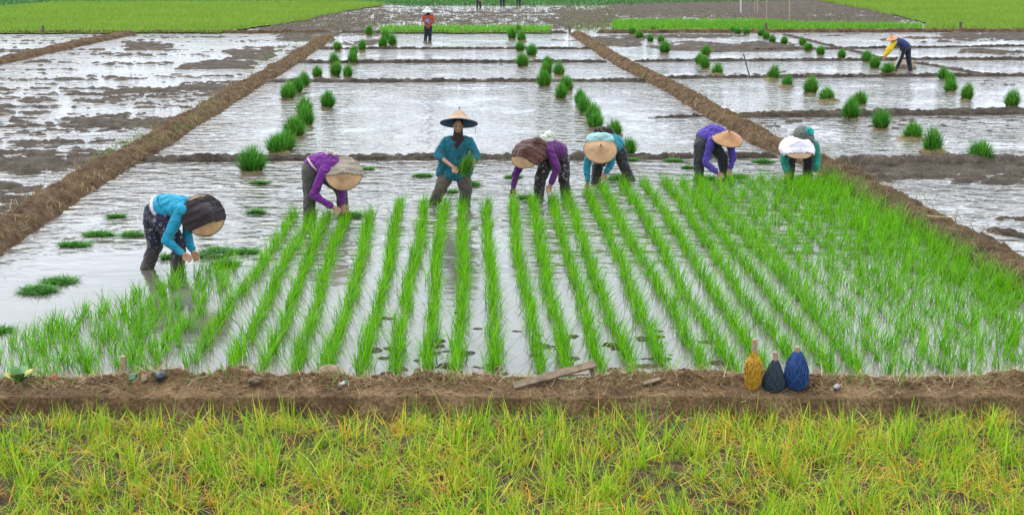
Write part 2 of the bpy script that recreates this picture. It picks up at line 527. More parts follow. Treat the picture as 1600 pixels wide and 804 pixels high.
jx, jy = PX + 26 * wx_, PY + (6 + PY * 0.03) * wy_
for x0, x1, y0, y1, s in MUD:
    ex = np.minimum(jx - x0, x1 - jx) / (0.18 * (x1 - x0))
    ey = np.minimum(jy - y0, y1 - jy) / (0.45 * (y1 - y0))
    mask = np.maximum(mask, s * np.clip(ex + 0.4, 0, 1) * np.clip(ey + 0.35, 0, 1))
lbs = np.interp(WY, np.sort(LBc[:, 1]), LBc[np.argsort(LBc[:, 1]), 0])
streak = fbm(WX * 0.30 + 7, WY * 1.9, o=4) + 0.35 * fbm(WX * 1.2 + 0.5 * WY, WY * 3.0, o=3)
mask = np.where((WX < lbs - 0.4) & (PY > 52), np.maximum(mask, np.clip(0.20 + 0.72 * streak, 0, .66)), mask)
mask = np.where((PY < 47) & (PX > 400) & (PX < 960) & (mask > .1), mask + 0.35 * streak, mask)
rel = 0.50 * fbm(WX * 0.9, WY * 2.2, o=5) + 0.75 * fbm(WX * 4.5, WY * 7, o=4)
Zm = 0.10 * (mask - 0.52) + 0.135 * rel * np.clip(mask * 2, 0.15, 1)
Zm = np.where(mask < 0.05, -0.06, Zm)
Zm = np.minimum(Zm, 0.06 + 0.04 * rel)
f = grid_faces(len(py), len(px))
keep = (Zm.ravel()[f].max(1) > -0.012)
f = f[keep]
used, inv = np.unique(f, return_inverse=True)
v = np.stack([WX.ravel(), WY.ravel(), Zm.ravel()], -1)[used]
f = inv.reshape(-1, 4)[:, ::-1]
tag(link("mud_flat", mesh_np("mud_flat", v, f, M_WETMUD)), kind="structure")

# ------------------------------------------------------------------ grass blades
def blades(base, az, lean, L, wd, droop, col, tipcol=None, nseg=3, ztw=None):
    """one curved tapering strip per row; returns verts, quads, colours"""
    n = len(base)
    t = np.linspace(0, 1, nseg + 1)
    ca, sa = np.cos(az)[:, None], np.sin(az)[:, None]
    out_ = L[:, None] * (np.sin(lean)[:, None] * t + droop[:, None] * t ** 2)
    up = L[:, None] * (np.cos(lean)[:, None] * t - 0.75 * droop[:, None] * t ** 2)
    cxx = base[:, 0:1] + ca * out_
    cyy = base[:, 1:2] + sa * out_
    czz = base[:, 2:3] + up
    tw = az + np.pi / 2 if ztw is None else ztw
    wv = wd[:, None] * (1 - t ** 1.6 * 0.93) * 0.5
    ox, oy = np.cos(tw)[:, None] * wv, np.sin(tw)[:, None] * wv
    A = np.stack([cxx - ox, cyy - oy, czz], -1)
    B = np.stack([cxx + ox, cyy + oy, czz], -1)
    V = np.stack([A, B], 2).reshape(n, -1, 3)
    m = 2 * (nseg + 1)
    k = np.arange(nseg) * 2
    q = np.stack([k, k + 1, k + 3, k + 2], -1)
    Q = (np.arange(n)[:, None, None] * m + q[None]).reshape(-1, 4)
    tc_ = col if tipcol is None else tipcol
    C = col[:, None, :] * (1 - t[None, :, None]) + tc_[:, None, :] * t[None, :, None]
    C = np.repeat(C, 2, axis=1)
    return V.reshape(-1, 3), Q, C.reshape(-1, 3)

def merge(parts):
    V, Q, C, o = [], [], [], 0
    for v_, q_, c_ in parts:
        V.append(v_); Q.append(q_ + o); C.append(c_); o += len(v_)
    return np.concatenate(V), np.concatenate(Q), np.concatenate(C)

def pick(n, cols, p, jit=0.15):
    c = np.array(cols)[RNG.choice(len(cols), n, p=p)]
    return np.clip(c * (1 + jit * RNG.normal(size=(n, 1))), 0, 1)

U_ = lambda a, b, n: RNG.uniform(a, b, n)

def rice_hill(n=15, hgt=0.285, sp=0.030):
    base = np.c_[RNG.normal(0, sp, (n, 2)), np.full(n, -0.03)]
    az = np.where(RNG.random(n) < .45, RNG.normal(0, .9, n), U_(0, 2 * np.pi, n))
    lean = np.abs(RNG.normal(0.0, 0.32, n))
    L = hgt * U_(0.7, 1.25, n)
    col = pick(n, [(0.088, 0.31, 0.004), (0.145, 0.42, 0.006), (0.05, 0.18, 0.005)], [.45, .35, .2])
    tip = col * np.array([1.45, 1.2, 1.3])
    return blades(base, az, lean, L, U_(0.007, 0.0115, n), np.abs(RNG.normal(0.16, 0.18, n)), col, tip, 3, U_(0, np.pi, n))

def rice_pts():
    rows = []
    main = [((461, 338), (299, 572)), ((486, 340), (357, 585)), ((512, 338), (407, 587)), ((540, 338), (455, 587)), ((581, 336), (511, 587)),
            ((627, 318), (565, 588)), ((662, 318), (614, 588)), ((692, 318), (664, 588)), ((724, 316), (716, 589)), ((759, 320), (774, 589)),
            ((798, 316), (840, 589)), ((827, 314), (888, 589)), ((860, 312), (938, 589)), ((882, 306), (985, 589)), ((917, 302), (1044, 589)),
            ((938, 292), (1102, 589)), ((970, 287), (1148, 589)), ((1003, 286), (1198, 589)), ((1036, 286), (1250, 589)), ((1061, 286), (1300, 589)),
            ((1087, 286), (1350, 589))]
    for a, b in main:
        rows.append((G(*a), G(*b), 0.105, 0.022, 1.0))
    # right-hand part, looser and denser, up to the bund
    for k in range(26):
        xb = 1396 + 44 * k
        a = np.array([735 + (xb - 735) * (352 / 657.), 282]); b = np.array([xb, 589.])
        rows.append((G(*a), G(*b), 0.14, 0.032, .95))
    # left-hand part, sparse and crooked
    for k in range(11):
        xb = 232 - 35 * k
        f_ = lambda y: 745 + (xb - 745) * ((y + 68) / 656.)
        yt = 400
        for _ in range(6):
            yt = 412 + max(0, 345 - f_(yt)) * 0.36
        rows.append((G(f_(yt), yt), G(xb, 588), 0.13, 0.06, 0.82))
    pts = []
    rid = []
    rows.sort(key=lambda r: r[1][0])
    for ri, (a, b, st, jit, keepf) in enumerate(rows):
        n = int(np.linalg.norm(a - b) / st)
        ph = RNG.uniform(0, 6)
        for i in range(n + 1):
            if RNG.random() > keepf: continue
            t = (i + RNG.uniform(-.3, .3)) / max(1, n)
            p = a * (1 - t) + b * t
            p = p + np.r_[RNG.normal(0, jit) + 0.022 * math.sin(ph + t * 7), RNG.normal(0, jit), 0]
            pts.append(p); rid.append(ri)
    pts = np.array(pts); rid = np.array(rid)
    # stop at the right bund
    bx = np.interp(pts[:, 1], np.sort(RBc[:, 1]), RBc[np.argsort(RBc[:, 1]), 0])
    k = (pts[:, 0] < bx - 0.36 + RNG.normal(0, .06, len(pts))) & (pts[:, 1] > NB_F + 0.62)
    return pts[k], rid[k], [(r_[0], r_[1]) for r_ in rows]

pts, rid, ROWL = rice_pts()
qx, qy = proj(pts)
# densely grown stretch along the right bund
RBs = RBc[np.argsort(RBc[:, 1])]
pts2 = []
for _ in range(330):
    yy = RNG.uniform(12.5, 22.3)
    bx = np.interp(yy, RBs[:, 1], RBs[:, 0])
    pts2.append((bx - 0.30 - abs(RNG.normal(0, 0.75)), yy, 0))
pts = np.concatenate([pts, np.array(pts2)]); rid = np.r_[rid, np.full(len(pts2), -1)]
qx, qy = proj(pts)
inview = (qx > -10) & (qx < 1610)
pts, qy, rid = pts[inview], qy[inview], rid[inview]
order = np.argsort(-(qy - 1000 * (rid < 0)))
TENS = {2: 'twent', 3: 'thirt', 4: 'fort', 5: 'fift'}
ONES = 'first second third fourth fifth sixth seventh eighth ninth tenth eleventh twelfth thirteenth fourteenth fifteenth sixteenth seventeenth eighteenth nineteenth'.split()
def ordinal(n):
    if n < 20: return ONES[n - 1]
    return TENS[n // 10] + ('ieth' if n % 10 == 0 else 'y-' + ONES[n % 10 - 1])
seen_rows = sorted(set(rid[order[:300]]))
row_no = {r_: i + 1 for i, r_ in enumerate(seen_rows)}
in_row = {r_: 0 for r_ in seen_rows}
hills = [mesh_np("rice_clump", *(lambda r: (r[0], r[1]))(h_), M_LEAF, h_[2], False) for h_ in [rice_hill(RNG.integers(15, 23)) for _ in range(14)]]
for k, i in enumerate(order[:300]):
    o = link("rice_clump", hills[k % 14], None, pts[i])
    o.rotation_euler = (0, 0, RNG.uniform(0, 6.28))
    s = RNG.uniform(0.8, 1.15)
    o.scale = (s, s, s * RNG.uniform(0.9, 1.15))
    in_row[rid[i]] += 1
    nth = "front rice clump" if in_row[rid[i]] == 1 else f"{ordinal(in_row[rid[i]])} rice clump from the near bund"
    tag(o, f"{nth} in the {ordinal(row_no[rid[i]])} planted row counted from the left", "rice plant", "rice clumps planted in rows")
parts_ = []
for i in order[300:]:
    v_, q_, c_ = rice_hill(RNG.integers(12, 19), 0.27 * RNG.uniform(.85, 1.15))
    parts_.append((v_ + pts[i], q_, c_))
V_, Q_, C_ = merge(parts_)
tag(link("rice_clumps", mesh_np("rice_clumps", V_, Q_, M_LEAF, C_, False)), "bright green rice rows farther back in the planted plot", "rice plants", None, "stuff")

# foreground: yellowing rice tufts
GREENS = [(0.15, 0.36, 0.008), (0.26, 0.43, 0.014), (0.40, 0.45, 0.034), (0.60, 0.45, 0.085), (0.60, 0.29, 0.026), (0.08, 0.23, 0.009)]
def tuft(n, hgt, dry=0.2):
    base = np.c_[RNG.normal(0, 0.050, (n, 2)), np.full(n, -0.03)]
    bias = RNG.uniform(0, 6.28)
    az = np.where(RNG.random(n) < .5, RNG.normal(bias, .7, n), U_(0, 2 * np.pi, n))
    pr = np.array([.24 * (1 - dry), .34 * (1 - dry), .28, .5 * dry, .50 * dry, .08]); pr /= pr.sum()
    col = pick(n, GREENS, pr)
    isdry = (col[:, 0] > col[:, 1] * 1.05)
    lean = np.where(isdry, np.abs(RNG.normal(0.45, 0.4, n)), np.abs(RNG.normal(0.12, 0.28, n)))
    L = hgt * U_(0.5, 1.2, n) * np.where(isdry, 0.9, 1)
    droop = np.where(isdry, U_(0.4, 1.0, n), np.where(RNG.random(n) < .42, U_(.35, .95, n), np.abs(RNG.normal(0.12, 0.15, n))))
    tall = (RNG.random(n) < .13) & ~isdry
    lean = np.where(tall, np.abs(RNG.normal(0.04, .08, n)), lean); L = np.where(tall, hgt * U_(1.0, 1.25, n), L); droop = np.where(tall, U_(0, .12, n), droop)
    tip = np.clip(col * U_(0.95, 1.35, n)[:, None], 0, 1)
    return blades(base, az, lean, L, U_(0.0058, 0.0112, n), droop, col, tip, 5, U_(0, np.pi, n))

tms = []
for k in range(20):
    r_ = tuft(int(RNG.integers(44, 84)), RNG.uniform(0.22, 0.32), [0.10, 0.22, 0.42, 0.85][k % 4])
    tms.append(mesh_np("rice_tuft", r_[0], r_[1], M_LEAF, r_[2], False))
tp = []
for j in range(11):
    for i in range(-17, 18):
        x = i * 0.245 + RNG.normal(0, 0.05) + 0.10 * (j % 2)
        y = NB_F - 0.33 - j * 0.245 + RNG.normal(0, 0.05)
        if RNG.random() < 0.04 or fbm(np.array([x * 1.3]), np.array([y * 1.3]))[0] < -0.72: continue
        tp.append((x, y, FZ, j, i))
tp = np.array(tp)
ax, ay = proj(tp[:, :3] + np.array([0, 0, 0.25]))
tp = tp[(ax > -40) & (ax < 1640) & (ay < 830)]
tp = tp[np.lexsort((tp[:, 0], tp[:, 3]))]
print("tufts", len(tp), "hills", len(pts))
cnt = {}
for k, p in enumerate(tp[:300]):
    j = int(p[3]); cnt[j] = cnt.get(j, 0) + 1
    dryk = RNG.random() < (.65 if j == 0 else .28)
    mi_ = int(RNG.integers(5)) * 4 + (3 if dryk else int(RNG.choice([0, 0, 1, 1, 2])))
    o = link("rice_tuft", tms[mi_], None, p[:3])
    o.rotation_euler = (RNG.normal(0, .16), RNG.normal(0, .16), RNG.uniform(0, 6.28))
    s = RNG.uniform(0.65, 1.3)
    o.scale = (s * .9, s * .9, s * RNG.uniform(.85, 1.15))
    hue = "straw-orange" if dryk else ["fresh green", "green and yellow", "yellowing"][min(2, mi_ % 4)]
    rowt = "the back foreground row" if j == 0 else f"the {ordinal(j + 1)} foreground row"
    tag(o, f"{hue} rice tuft, {ordinal(cnt[j])} from the left in {rowt}", "rice tuft", "drying rice tufts in the foreground field")
rest = []
for p in tp[300:]:
    v_, q_, c_ = tuft(50, 0.32, 0.2)
    rest.append((v_ + p[:3], q_, c_))
# loose, low blades lying everywhere between the tufts
n = 9500
b_ = np.c_[U_(-4.6, 4.6, n), U_(7.9, NB_F - 0.16, n), np.full(n, FZ + 0.01)]
b_ = b_[fbm(b_[:, 0] * 1.3, b_[:, 1] * 1.3) + 0.15 * RNG.normal(size=n) > -0.42]
n = len(b_)
c_ = pick(n, GREENS + [(0.33, 0.25, 0.13), (0.10, 0.06, 0.03)], [.16, .20, .2, .14, .06, .08, .12, .04])
rest.append(blades(b_, U_(0, 6.28, n), U_(0.5, 1.45, n), U_(0.10, 0.30, n), U_(0.006, 0.012, n), U_(-.05, 0.25, n), c_, c_ * 1.1, 3, U_(0, 3.14, n)))
V_, Q_, C_ = merge(rest)
tag(link("field_grass", mesh_np("field_grass", V_, Q_, M_LEAF, C_, False)), "low mixed green and straw blades between the foreground tufts", "grass", None, "stuff")

# straw, roots and weeds on the near bund
n = 5200
bx_ = U_(-5.4, 5.4, n); dd = np.where(RNG.random(n) < 0.75, RNG.normal(0.38, 0.10, n), U_(-0.12, 0.5, n))
by_ = NB_F + dd
bz_ = near_bund_z(bx_, by_) + 0.004
c_ = pick(n, [(0.30, 0.20, 0.10), (0.42, 0.31, 0.16), (0.16, 0.09, 0.045), (0.5, 0.42, 0.27)], [.4, .25, .25, .1])
st = blades(np.c_[bx_, by_, bz_], U_(0, 6.28, n), U_(0.9, 1.5, n), U_(0.05, 0.20, n), U_(0.003, 0.007, n), U_(-0.1, 0.25, n), c_, c_, 3, U_(0, 3.14, n))
V_, Q_, C_ = st
tag(link("straw_litter", mesh_np("straw_litter", V_, Q_, M_STRAW, C_, False)), "dry straw and roots scattered over the near bund", "straw", None, "stuff")
n = 420
cen = RNG.choice([-4.3, -4.1, -3.3, -2.75, -2.6, -1.6, -0.55, 0.1, 1.15, 2.3, 3.05, 3.5, 4.2], n)
bx_ = cen + RNG.normal(0, 0.09, n); by_ = NB_F + RNG.normal(0.36, 0.1, n)
c_ = pick(n, [(0.14, 0.26, 0.04), (0.22, 0.27, 0.06), (0.08, 0.20, 0.03)], [.4, .3, .3])
V_, Q_, C_ = blades(np.c_[bx_, by_, near_bund_z(bx_, by_) - 0.005], U_(0, 6.28, n), np.abs(RNG.normal(0, .5, n)), U_(0.06, 0.16, n), U_(0.005, 0.010, n), U_(0, .4, n), c_, c_ * 1.2, 3, U_(0, 3.14, n))
tag(link("bund_grass", mesh_np("bund_grass", V_, Q_, M_LEAF, C_, False)), "short green weeds sprouting in patches on the near bund", "grass", None, "stuff")

# sparse dry grass on the two long bunds
parts_ = []
for cpts, hw, nn in ((LBc, 0.5, 5200), (RBc, 0.42, 4200)):
    seg = np.r_[0, np.cumsum(np.hypot(*np.diff(cpts[:, :2], axis=0).T))]
    s = U_(0, seg[-1], nn)
    x_ = np.interp(s, seg, cpts[:, 0]) + RNG.normal(0, hw * 0.55, nn); y_ = np.interp(s, seg, cpts[:, 1])
    c_ = pick(nn, [(0.26, 0.17, 0.085), (0.20, 0.15, 0.06), (0.13, 0.17, 0.04), (0.34, 0.25, 0.14)], [.45, .25, .12, .18])
    parts_.append(blades(np.c_[x_, y_, np.full(nn, 0.13)], U_(0, 6.28, nn), U_(0.3, 1.35, nn), U_(0.06, 0.20, nn), U_(0.008, 0.018, nn), U_(0, .3, nn), c_, c_, 2, U_(0, 3.14, nn)))
# green weeds where photo shows them: crest of the left bund and the inner side of the right bund
for a_, b2, nn in (((232, 224), (345, 150), 500), ((150, 250), (230, 205), 260), ((1290, 262), (1420, 330), 900), ((1420, 330), (1600, 440), 700), ((380, 110), (470, 62), 260)):
    A_, B_ = G(*a_, .15), G(*b2, .15)
    t_ = U_(0, 1, nn)
    p_ = A_ * (1 - t_[:, None]) + B_ * t_[:, None] + np.c_[RNG.normal(0, .16, nn), RNG.normal(0, .16, nn), np.zeros(nn)]
    p_[:, 2] = 0.1
    c_ = pick(nn, [(0.10, 0.22, 0.03), (0.15, 0.25, 0.05), (0.2, 0.2, 0.08)], [.4, .3, .3])
    parts_.append(blades(p_, U_(0, 6.28, nn), np.abs(RNG.normal(0, .5, nn)), U_(0.08, 0.22, nn), U_(0.008, 0.014, nn), U_(0, .4, nn), c_, c_ * 1.15, 2, U_(0, 3.14, nn)))
V_, Q_, C_ = merge(parts_)
tag(link("bund_grass", mesh_np("bund_grass", V_, Q_, M_STRAW, C_, False)), "dry grass and weeds along the two long earth bunds", "grass", None, "stuff")

# ------------------------------------------------------------------ far fields of young rice
def inside(poly, x, y):
    r = np.zeros(len(x), bool)
    j = len(poly) - 1
    for i in range(len(poly)):
        xi, yi = poly[i][:2]; xj, yj = poly[j][:2]
        r ^= ((yi > y) != (yj > y)) & (x < (xj - xi) * (y - yi) / (yj - yi + 1e-12) + xi)
        j = i
    return r

def green_field(name, pix, z, cols, probs, dens, hgt, wd, label, base_mat):
    raw = np.array([G(a, b, z) for a, b in pix]); poly = []
    for i in range(len(raw)):
        a, b = raw[i], raw[(i + 1) % len(raw)]
        m_ = max(1, int(np.linalg.norm(b - a) / 0.7))
        for t in np.arange(m_) / m_:
            q = a * (1 - t) + b * t
            k = .55 if name == "rice_field" else .3
            poly.append(q + np.array([k * float(fbm(q[:1] * .8, q[1:2] * .8)[0]), k * float(fbm(q[:1] * .8 + 50, q[1:2] * .8)[0]), 0]))
    me = bpy.data.meshes.new(name + "_ground")
    me.from_pydata([tuple(p) for p in poly], [], [list(range(len(poly)))])
    me.materials.append(base_mat)
    g = link("field_ground", me); tag(g, kind="structure")
    pa = np.array(poly)
    x0, x1, y0, y1 = pa[:, 0].min(), pa[:, 0].max(), pa[:, 1].min(), pa[:, 1].max()
    n_ = int(dens * (x1 - x0) * (y1 - y0))
    x, y = U_(x0, x1, n_), U_(y0, y1, n_)
    k = inside(poly, x, y)
    x, y = x[k], y[k]
    n_ = len(x)
    c = pick(n_, cols, probs, 0.10) * (1 + 0.16 * fbm(x * 0.25, y * 0.4))[:, None]
    V, Q, C = blades(np.c_[x, y, np.full(n_, z)], U_(0, 6.28, n_), np.abs(RNG.normal(0, .35, n_)), hgt * U_(.7, 1.2, n_), wd * U_(.7, 1.3, n_), U_(0, .3, n_), np.clip(c, 0, 1), np.clip(c * 1.25, 0, 1), 1, U_(0, 3.14, n_))
    tag(link(name, mesh_np(name, V, Q, M_LEAF, C, False)), label, "rice field", None, "stuff")

YG = [(0.165, 0.265, 0.030), (0.20, 0.29, 0.042), (0.135, 0.24, 0.028)]
BG = [(0.105, 0.27, 0.020), (0.14, 0.32, 0.028), (0.09, 0.23, 0.02)]
green_field("rice_field", [(-120, 51.5), (340, 51), (472, 32), (540, 17), (605, 7), (540, 3.5), (90, 5), (0, 12), (-120, 20)], 0.06, YG, [.4, .3, .3], 60, .26, .05, "yellow-green field of young rice at the far left", M_GREENBASE)
green_field("rice_field", [(1270, -1), (1340, 12), (1397, 24), (1450, 36), (1440, 46), (1720, 46.5), (1720, -12), (1270, -8)], 0.06, YG, [.4, .3, .3], 60, .26, .05, "yellow-green field of young rice at the far right", M_GREENBASE)
green_field("rice_nursery", [(957, 46), (1262, 46), (1440, 46.2), (1440, 40), (1262, 38), (1180, 33.5), (957, 34)], 0.06, BG, [.4, .3, .3], 60, .3, .05, "bright green nursery strip behind the right plots", M_GREENBASE)
green_field("rice_nursery", [(594, 51), (858, 51), (858, 43), (594, 43)], 0.06, BG, [.4, .3, .3], 60, .25, .05, "bright green nursery strip behind the standing far worker", M_GREENBASE)
green_field("far_meadow", [(-160, 13), (0, 11), (90, 4.5), (540, 3), (640, 8.5), (930, 8), (1290, 0), (1750, -13), (1750, -40), (-160, -40)], 0.03,
            [(0.05, 0.15, 0.035), (0.08, 0.19, 0.05), (0.05, 0.12, 0.03)], [.4, .3, .3], 9, .25, .12, "darker green meadow beyond the far paddies", M_FAR)
# stubble and short weeds on the far mud
parts_ = []
for (x0, x1, y0, y1, nn) in ((430, 960, 8, 44, 6000), (940, 1400, 2, 36, 5000), (880, 960, 8, 50, 1500), (1180, 1440, 26, 46, 1800), (420, 600, 20, 56, 1500)):
    p0, p1 = U_(x0, x1, nn), U_(y0, y1, nn)
    d_ = np.array([G(a, b) for a, b in zip(p0, p1)])
    gcol = [(0.16, 0.125, 0.085), (0.12, 0.145, 0.05), (0.22, 0.175, 0.12)] if x0 != 880 else [(0.14, 0.24, 0.03), (0.12, 0.17, 0.05), (0.2, 0.22, 0.06)]
    c_ = pick(nn, gcol, [.45, .3, .25])
    parts_.append(blades(d_, U_(0, 6.28, nn), U_(0, 1, nn), U_(.08, .22, nn), U_(.03, .07, nn), U_(0, .3, nn), c_, c_, 1, U_(0, 3.14, nn)))
V_, Q_, C_ = merge(parts_)
tag(link("stubble", mesh_np("stubble", V_, Q_, M_STRAW, C_, False)), "brown stubble and weeds on the far muddy field", "stubble", None, "stuff")

# ------------------------------------------------------------------ seedling bundles
M_ROOT = soil_mat("bundle_roots", (0.10, 0.075, 0.03), (0.22, 0.18, 0.06), (0.34, 0.29, 0.10), scale=9)
DG = [(0.022, 0.115, 0.012), (0.045, 0.18, 0.018), (0.075, 0.24, 0.025)]

def bundle_leaves(n=420, spread=0.5, tall=0.5, lop=0.0, yel=0.08):
    r = 0.165 * RNG.random(n) ** 0.6; a = U_(0, 6.28, n)
    base = np.c_[r * np.cos(a), r * np.sin(a), np.full(n, 0.03)]
    q = r / 0.165
    lean = q * U_(0.10, spread, n) + lop * np.cos(a)
    az = a + RNG.normal(0, .45, n)
    c = pick(n, DG + [(0.16, 0.24, 0.03)], [.36 - yel / 2, .36, .28 - yel / 2, yel], .2)
    L = tall * (1.04 - 0.46 * q ** 2 + 0.06 * np.sin(a * 2 + tall * 50)) * U_(0.82, 1.08, n)
    dr = np.abs(RNG.normal(0.06, .06, n)) + 0.22 * q ** 2 * U_(.3, 1.2, n)
    skirt = RNG.random(n) < .22
    lean = np.where(skirt, U_(.45, .95, n), lean); L = np.where(skirt, tall * U_(.42, .62, n), L); dr = np.where(skirt, U_(.1, .4, n), dr)
    return blades(base, az, lean, L, U_(.012, .021, n), dr, c * .9, np.clip(c * 1.6, 0, 1), 4, az + np.pi / 2 + RNG.normal(0, .6, n))

def bundle_base(rad, hgt):
    nr, na = 7, 18
    V = []
    for i in range(nr):
        t = i / (nr - 1)
        rr = rad * (1 - t) ** 0.7 + 0.06 * t
        for j in range(na):
            a = 2 * math.pi * j / na
            V.append((rr * math.cos(a), rr * math.sin(a), -0.04 + (hgt + 0.04) * t))
    V = np.array(V)
    nn = fbm(V[:, 0] * 9, V[:, 1] * 9, V[:, 2] * 9)
    V[:, :2] *= (1 + 0.45 * nn)[:, None]
    V[:, 2] += 0.03 * nn
    F_ = []
    for i in range(nr - 1):
        for j in range(na):
            F_.append((i * na + j, i * na + (j + 1) % na, (i + 1) * na + (j + 1) % na, (i + 1) * na + j))
    F_ = np.array(F_)
    n = 90
    a = U_(0, 6.28, n); r = U_(.3, 1, n) * rad
    c = pick(n, [(0.32, 0.27, 0.08), (0.20, 0.25, 0.05), (0.2, 0.14, 0.07)], [.4, .35, .25])
    b = blades(np.c_[r * np.cos(a), r * np.sin(a), np.full(n, hgt * 0.2)], a, U_(.1, .8, n), U_(.08, .16, n), U_(.010, .016, n), U_(0, .4, n), c, c, 2)
    return V, F_, b

bl_mesh, bb_mesh = [], []
for k in range(9):
    r_ = bundle_leaves(int(RNG.integers(520, 700)), RNG.uniform(.30, .52), RNG.uniform(.46, .54), RNG.uniform(-.1, .1), RNG.uniform(.03, .16))
    bl_mesh.append(mesh_np("leaves", r_[0], r_[1], M_LEAF, r_[2], False))
for k, rad in enumerate((0.21, 0.25, 0.38)):
    V, F_, b = bundle_base(rad, 0.09 + 0.04 * (k == 2))
    cc = np.tile(np.array([[0.22, 0.17, 0.07]]), (len(V), 1))
    Vm, Qm, Cm = merge([(V, F_, cc), b])
    bb_mesh.append(mesh_np("root_clod", Vm, Qm, M_STRAW, Cm, False))

LINES = {
 "line left of the standing woman": [(393.5, 270, 45, 45), (434, 240, 34, 32), (445, 234, 30, 33), (461, 215, 34, 33), (477.5, 198, 30, 36), (475, 182, 28, 30), (511, 169, 25, 28),
    (449.5, 156, 25, 28), (464, 147, 20, 26), (475, 136, 20, 26), (543, 122, 16, 21), (496, 121, 16, 19), (523, 119.5, 18, 23), (523, 101, 17, 20), (551, 100, 17, 20),
    (553, 88, 14, 16), (527, 80, 12, 15), (566, 81, 13, 19), (598, 76, 15, 20), (614, 72, 15, 20), (603, 65, 14, 20), (577, 57, 12, 17)],
 "line running up the middle plot": [(982, 242, 26, 30), (961, 212, 22, 22), (930, 202, 25, 27), (925, 190, 25, 29), (916, 178, 24, 29), (906, 165, 20, 27), (876, 156, 21, 27),
    (886, 144, 22, 28), (851, 136, 24, 26), (873.7, 120, 19, 25), (853.6, 119, 20, 22), (855, 106, 16, 18), (817, 104.6, 20, 22), (830, 89, 18, 20), (813, 81, 15, 17),
    (816, 66, 15, 18), (800, 62, 15, 20), (811, 52, 11, 12)],
 "line just right of the brown bund": [(1120, 119, 18, 22), (1103, 109, 17, 22), (1093, 101, 14, 17), (1103, 88, 15, 17), (1038, 84, 17, 20), (1033, 67, 12, 12), (1016, 66, 12, 12),
    (999, 60.7, 13, 13), (987, 55, 12, 12), (1021, 51, 10, 10)],
 "line crossing the right plots": [(1531, 255, 37, 36), (1457.6, 239, 32, 40), (1426, 218, 30, 28), (1376, 202.5, 29, 32), (1330, 187, 28, 36), (1343, 164, 25, 22), (1292, 158.6, 24, 24),
    (1266.6, 147.5, 24, 27), (1229, 137, 18, 22), (1207, 126, 19, 24), (1387, 116, 20, 18), (1367, 108, 17, 20), (1353.6, 98, 17, 19), (1315, 93, 15, 17),
    (1282, 87, 14, 16), (1263.5, 80, 14, 14), (1255, 72, 12, 13), (1225, 70, 12, 14), (1206, 68, 12, 13), (1197, 62, 12, 12), (1189, 57, 12, 12), (1167, 55, 11, 11), (1153, 54, 10, 10), (1145, 52, 11, 10)],
 "short line at the far right edge": [(1580, 169, 26, 32), (1510, 157, 22, 26), (1486, 145, 21, 23), (1483.5, 134, 18, 20), (1474.5, 125, 17, 20)],
}
ORD = "nearest second third fourth fifth sixth seventh eighth ninth tenth eleventh twelfth thirteenth fourteenth fifteenth sixteenth seventeenth eighteenth nineteenth twentieth twenty-first twenty-second twenty-third farthest".split()
BROAD = {(1120, 119), (1229, 137), (1292, 158.6), (1457.6, 239), (1531, 255), (1426, 218), (1207, 126), (1387, 116)}
proto = {}
kk = 0
for ln, items in LINES.items():
    for i, (bx, by, bw, bh) in enumerate(items):
        lk = kk * 4 % 9
        bk = 2 if (bx, by) in BROAD else kk % 2
        kk += 1
        p = G(bx, by - 1)
        sc = (by + 70) / H
        wid, hgt = bw / sc, bh / sc
        key = (lk, bk)
        if key not in proto:
            o = empty("seedling_bundle", p)
            link("leaves", bl_mesh[lk], o); link("root_clod", bb_mesh[bk], o)
            proto[key] = o
        else:
            o = copy_tree(proto[key])
            o.location = p
        s = max(0.7, min(1.5, 1.05 * wid / 0.50)) * RNG.uniform(.94, 1.08)
        o.scale = (s, s, max(0.7, min(1.35, hgt / 0.48)))
        o.rotation_euler = (RNG.normal(0, .09), RNG.normal(0, .09), RNG.uniform(0, 6.28))
        which = ORD[i] if i < len(items) - 1 else "farthest"
        look = "wide-footed dark green seedling bundle" if bk == 2 else "dark green seedling bundle"
        tag(o, f"{which} {look} in the {ln}" if i == 0 or which == "farthest" else f"{which} {look} from the front, {ln}", "seedling bundle", "rice seedling bundles standing in the water")

# ------------------------------------------------------------------ loose seedlings on the water
def pile(wid, dep, hgt, n):
    r = np.sqrt(RNG.random(n)); a = U_(0, 6.28, n)
    base = np.c_[r * np.cos(a) * wid / 2, r * np.sin(a) * dep / 2, hgt * (1 - r ** 2) * U_(.2, 1, n)]
    c = pick(n, [(0.03, 0.13, 0.014), (0.055, 0.20, 0.02), (0.10, 0.28, 0.03)], [.4, .35, .25])
    return blades(base, U_(0, 6.28, n), U_(1.15, 1.65, n), U_(.08, .17, n), U_(.012, .020, n), U_(-.12, .1, n), c, c * 1.25, 3, U_(0, 3.14, n))

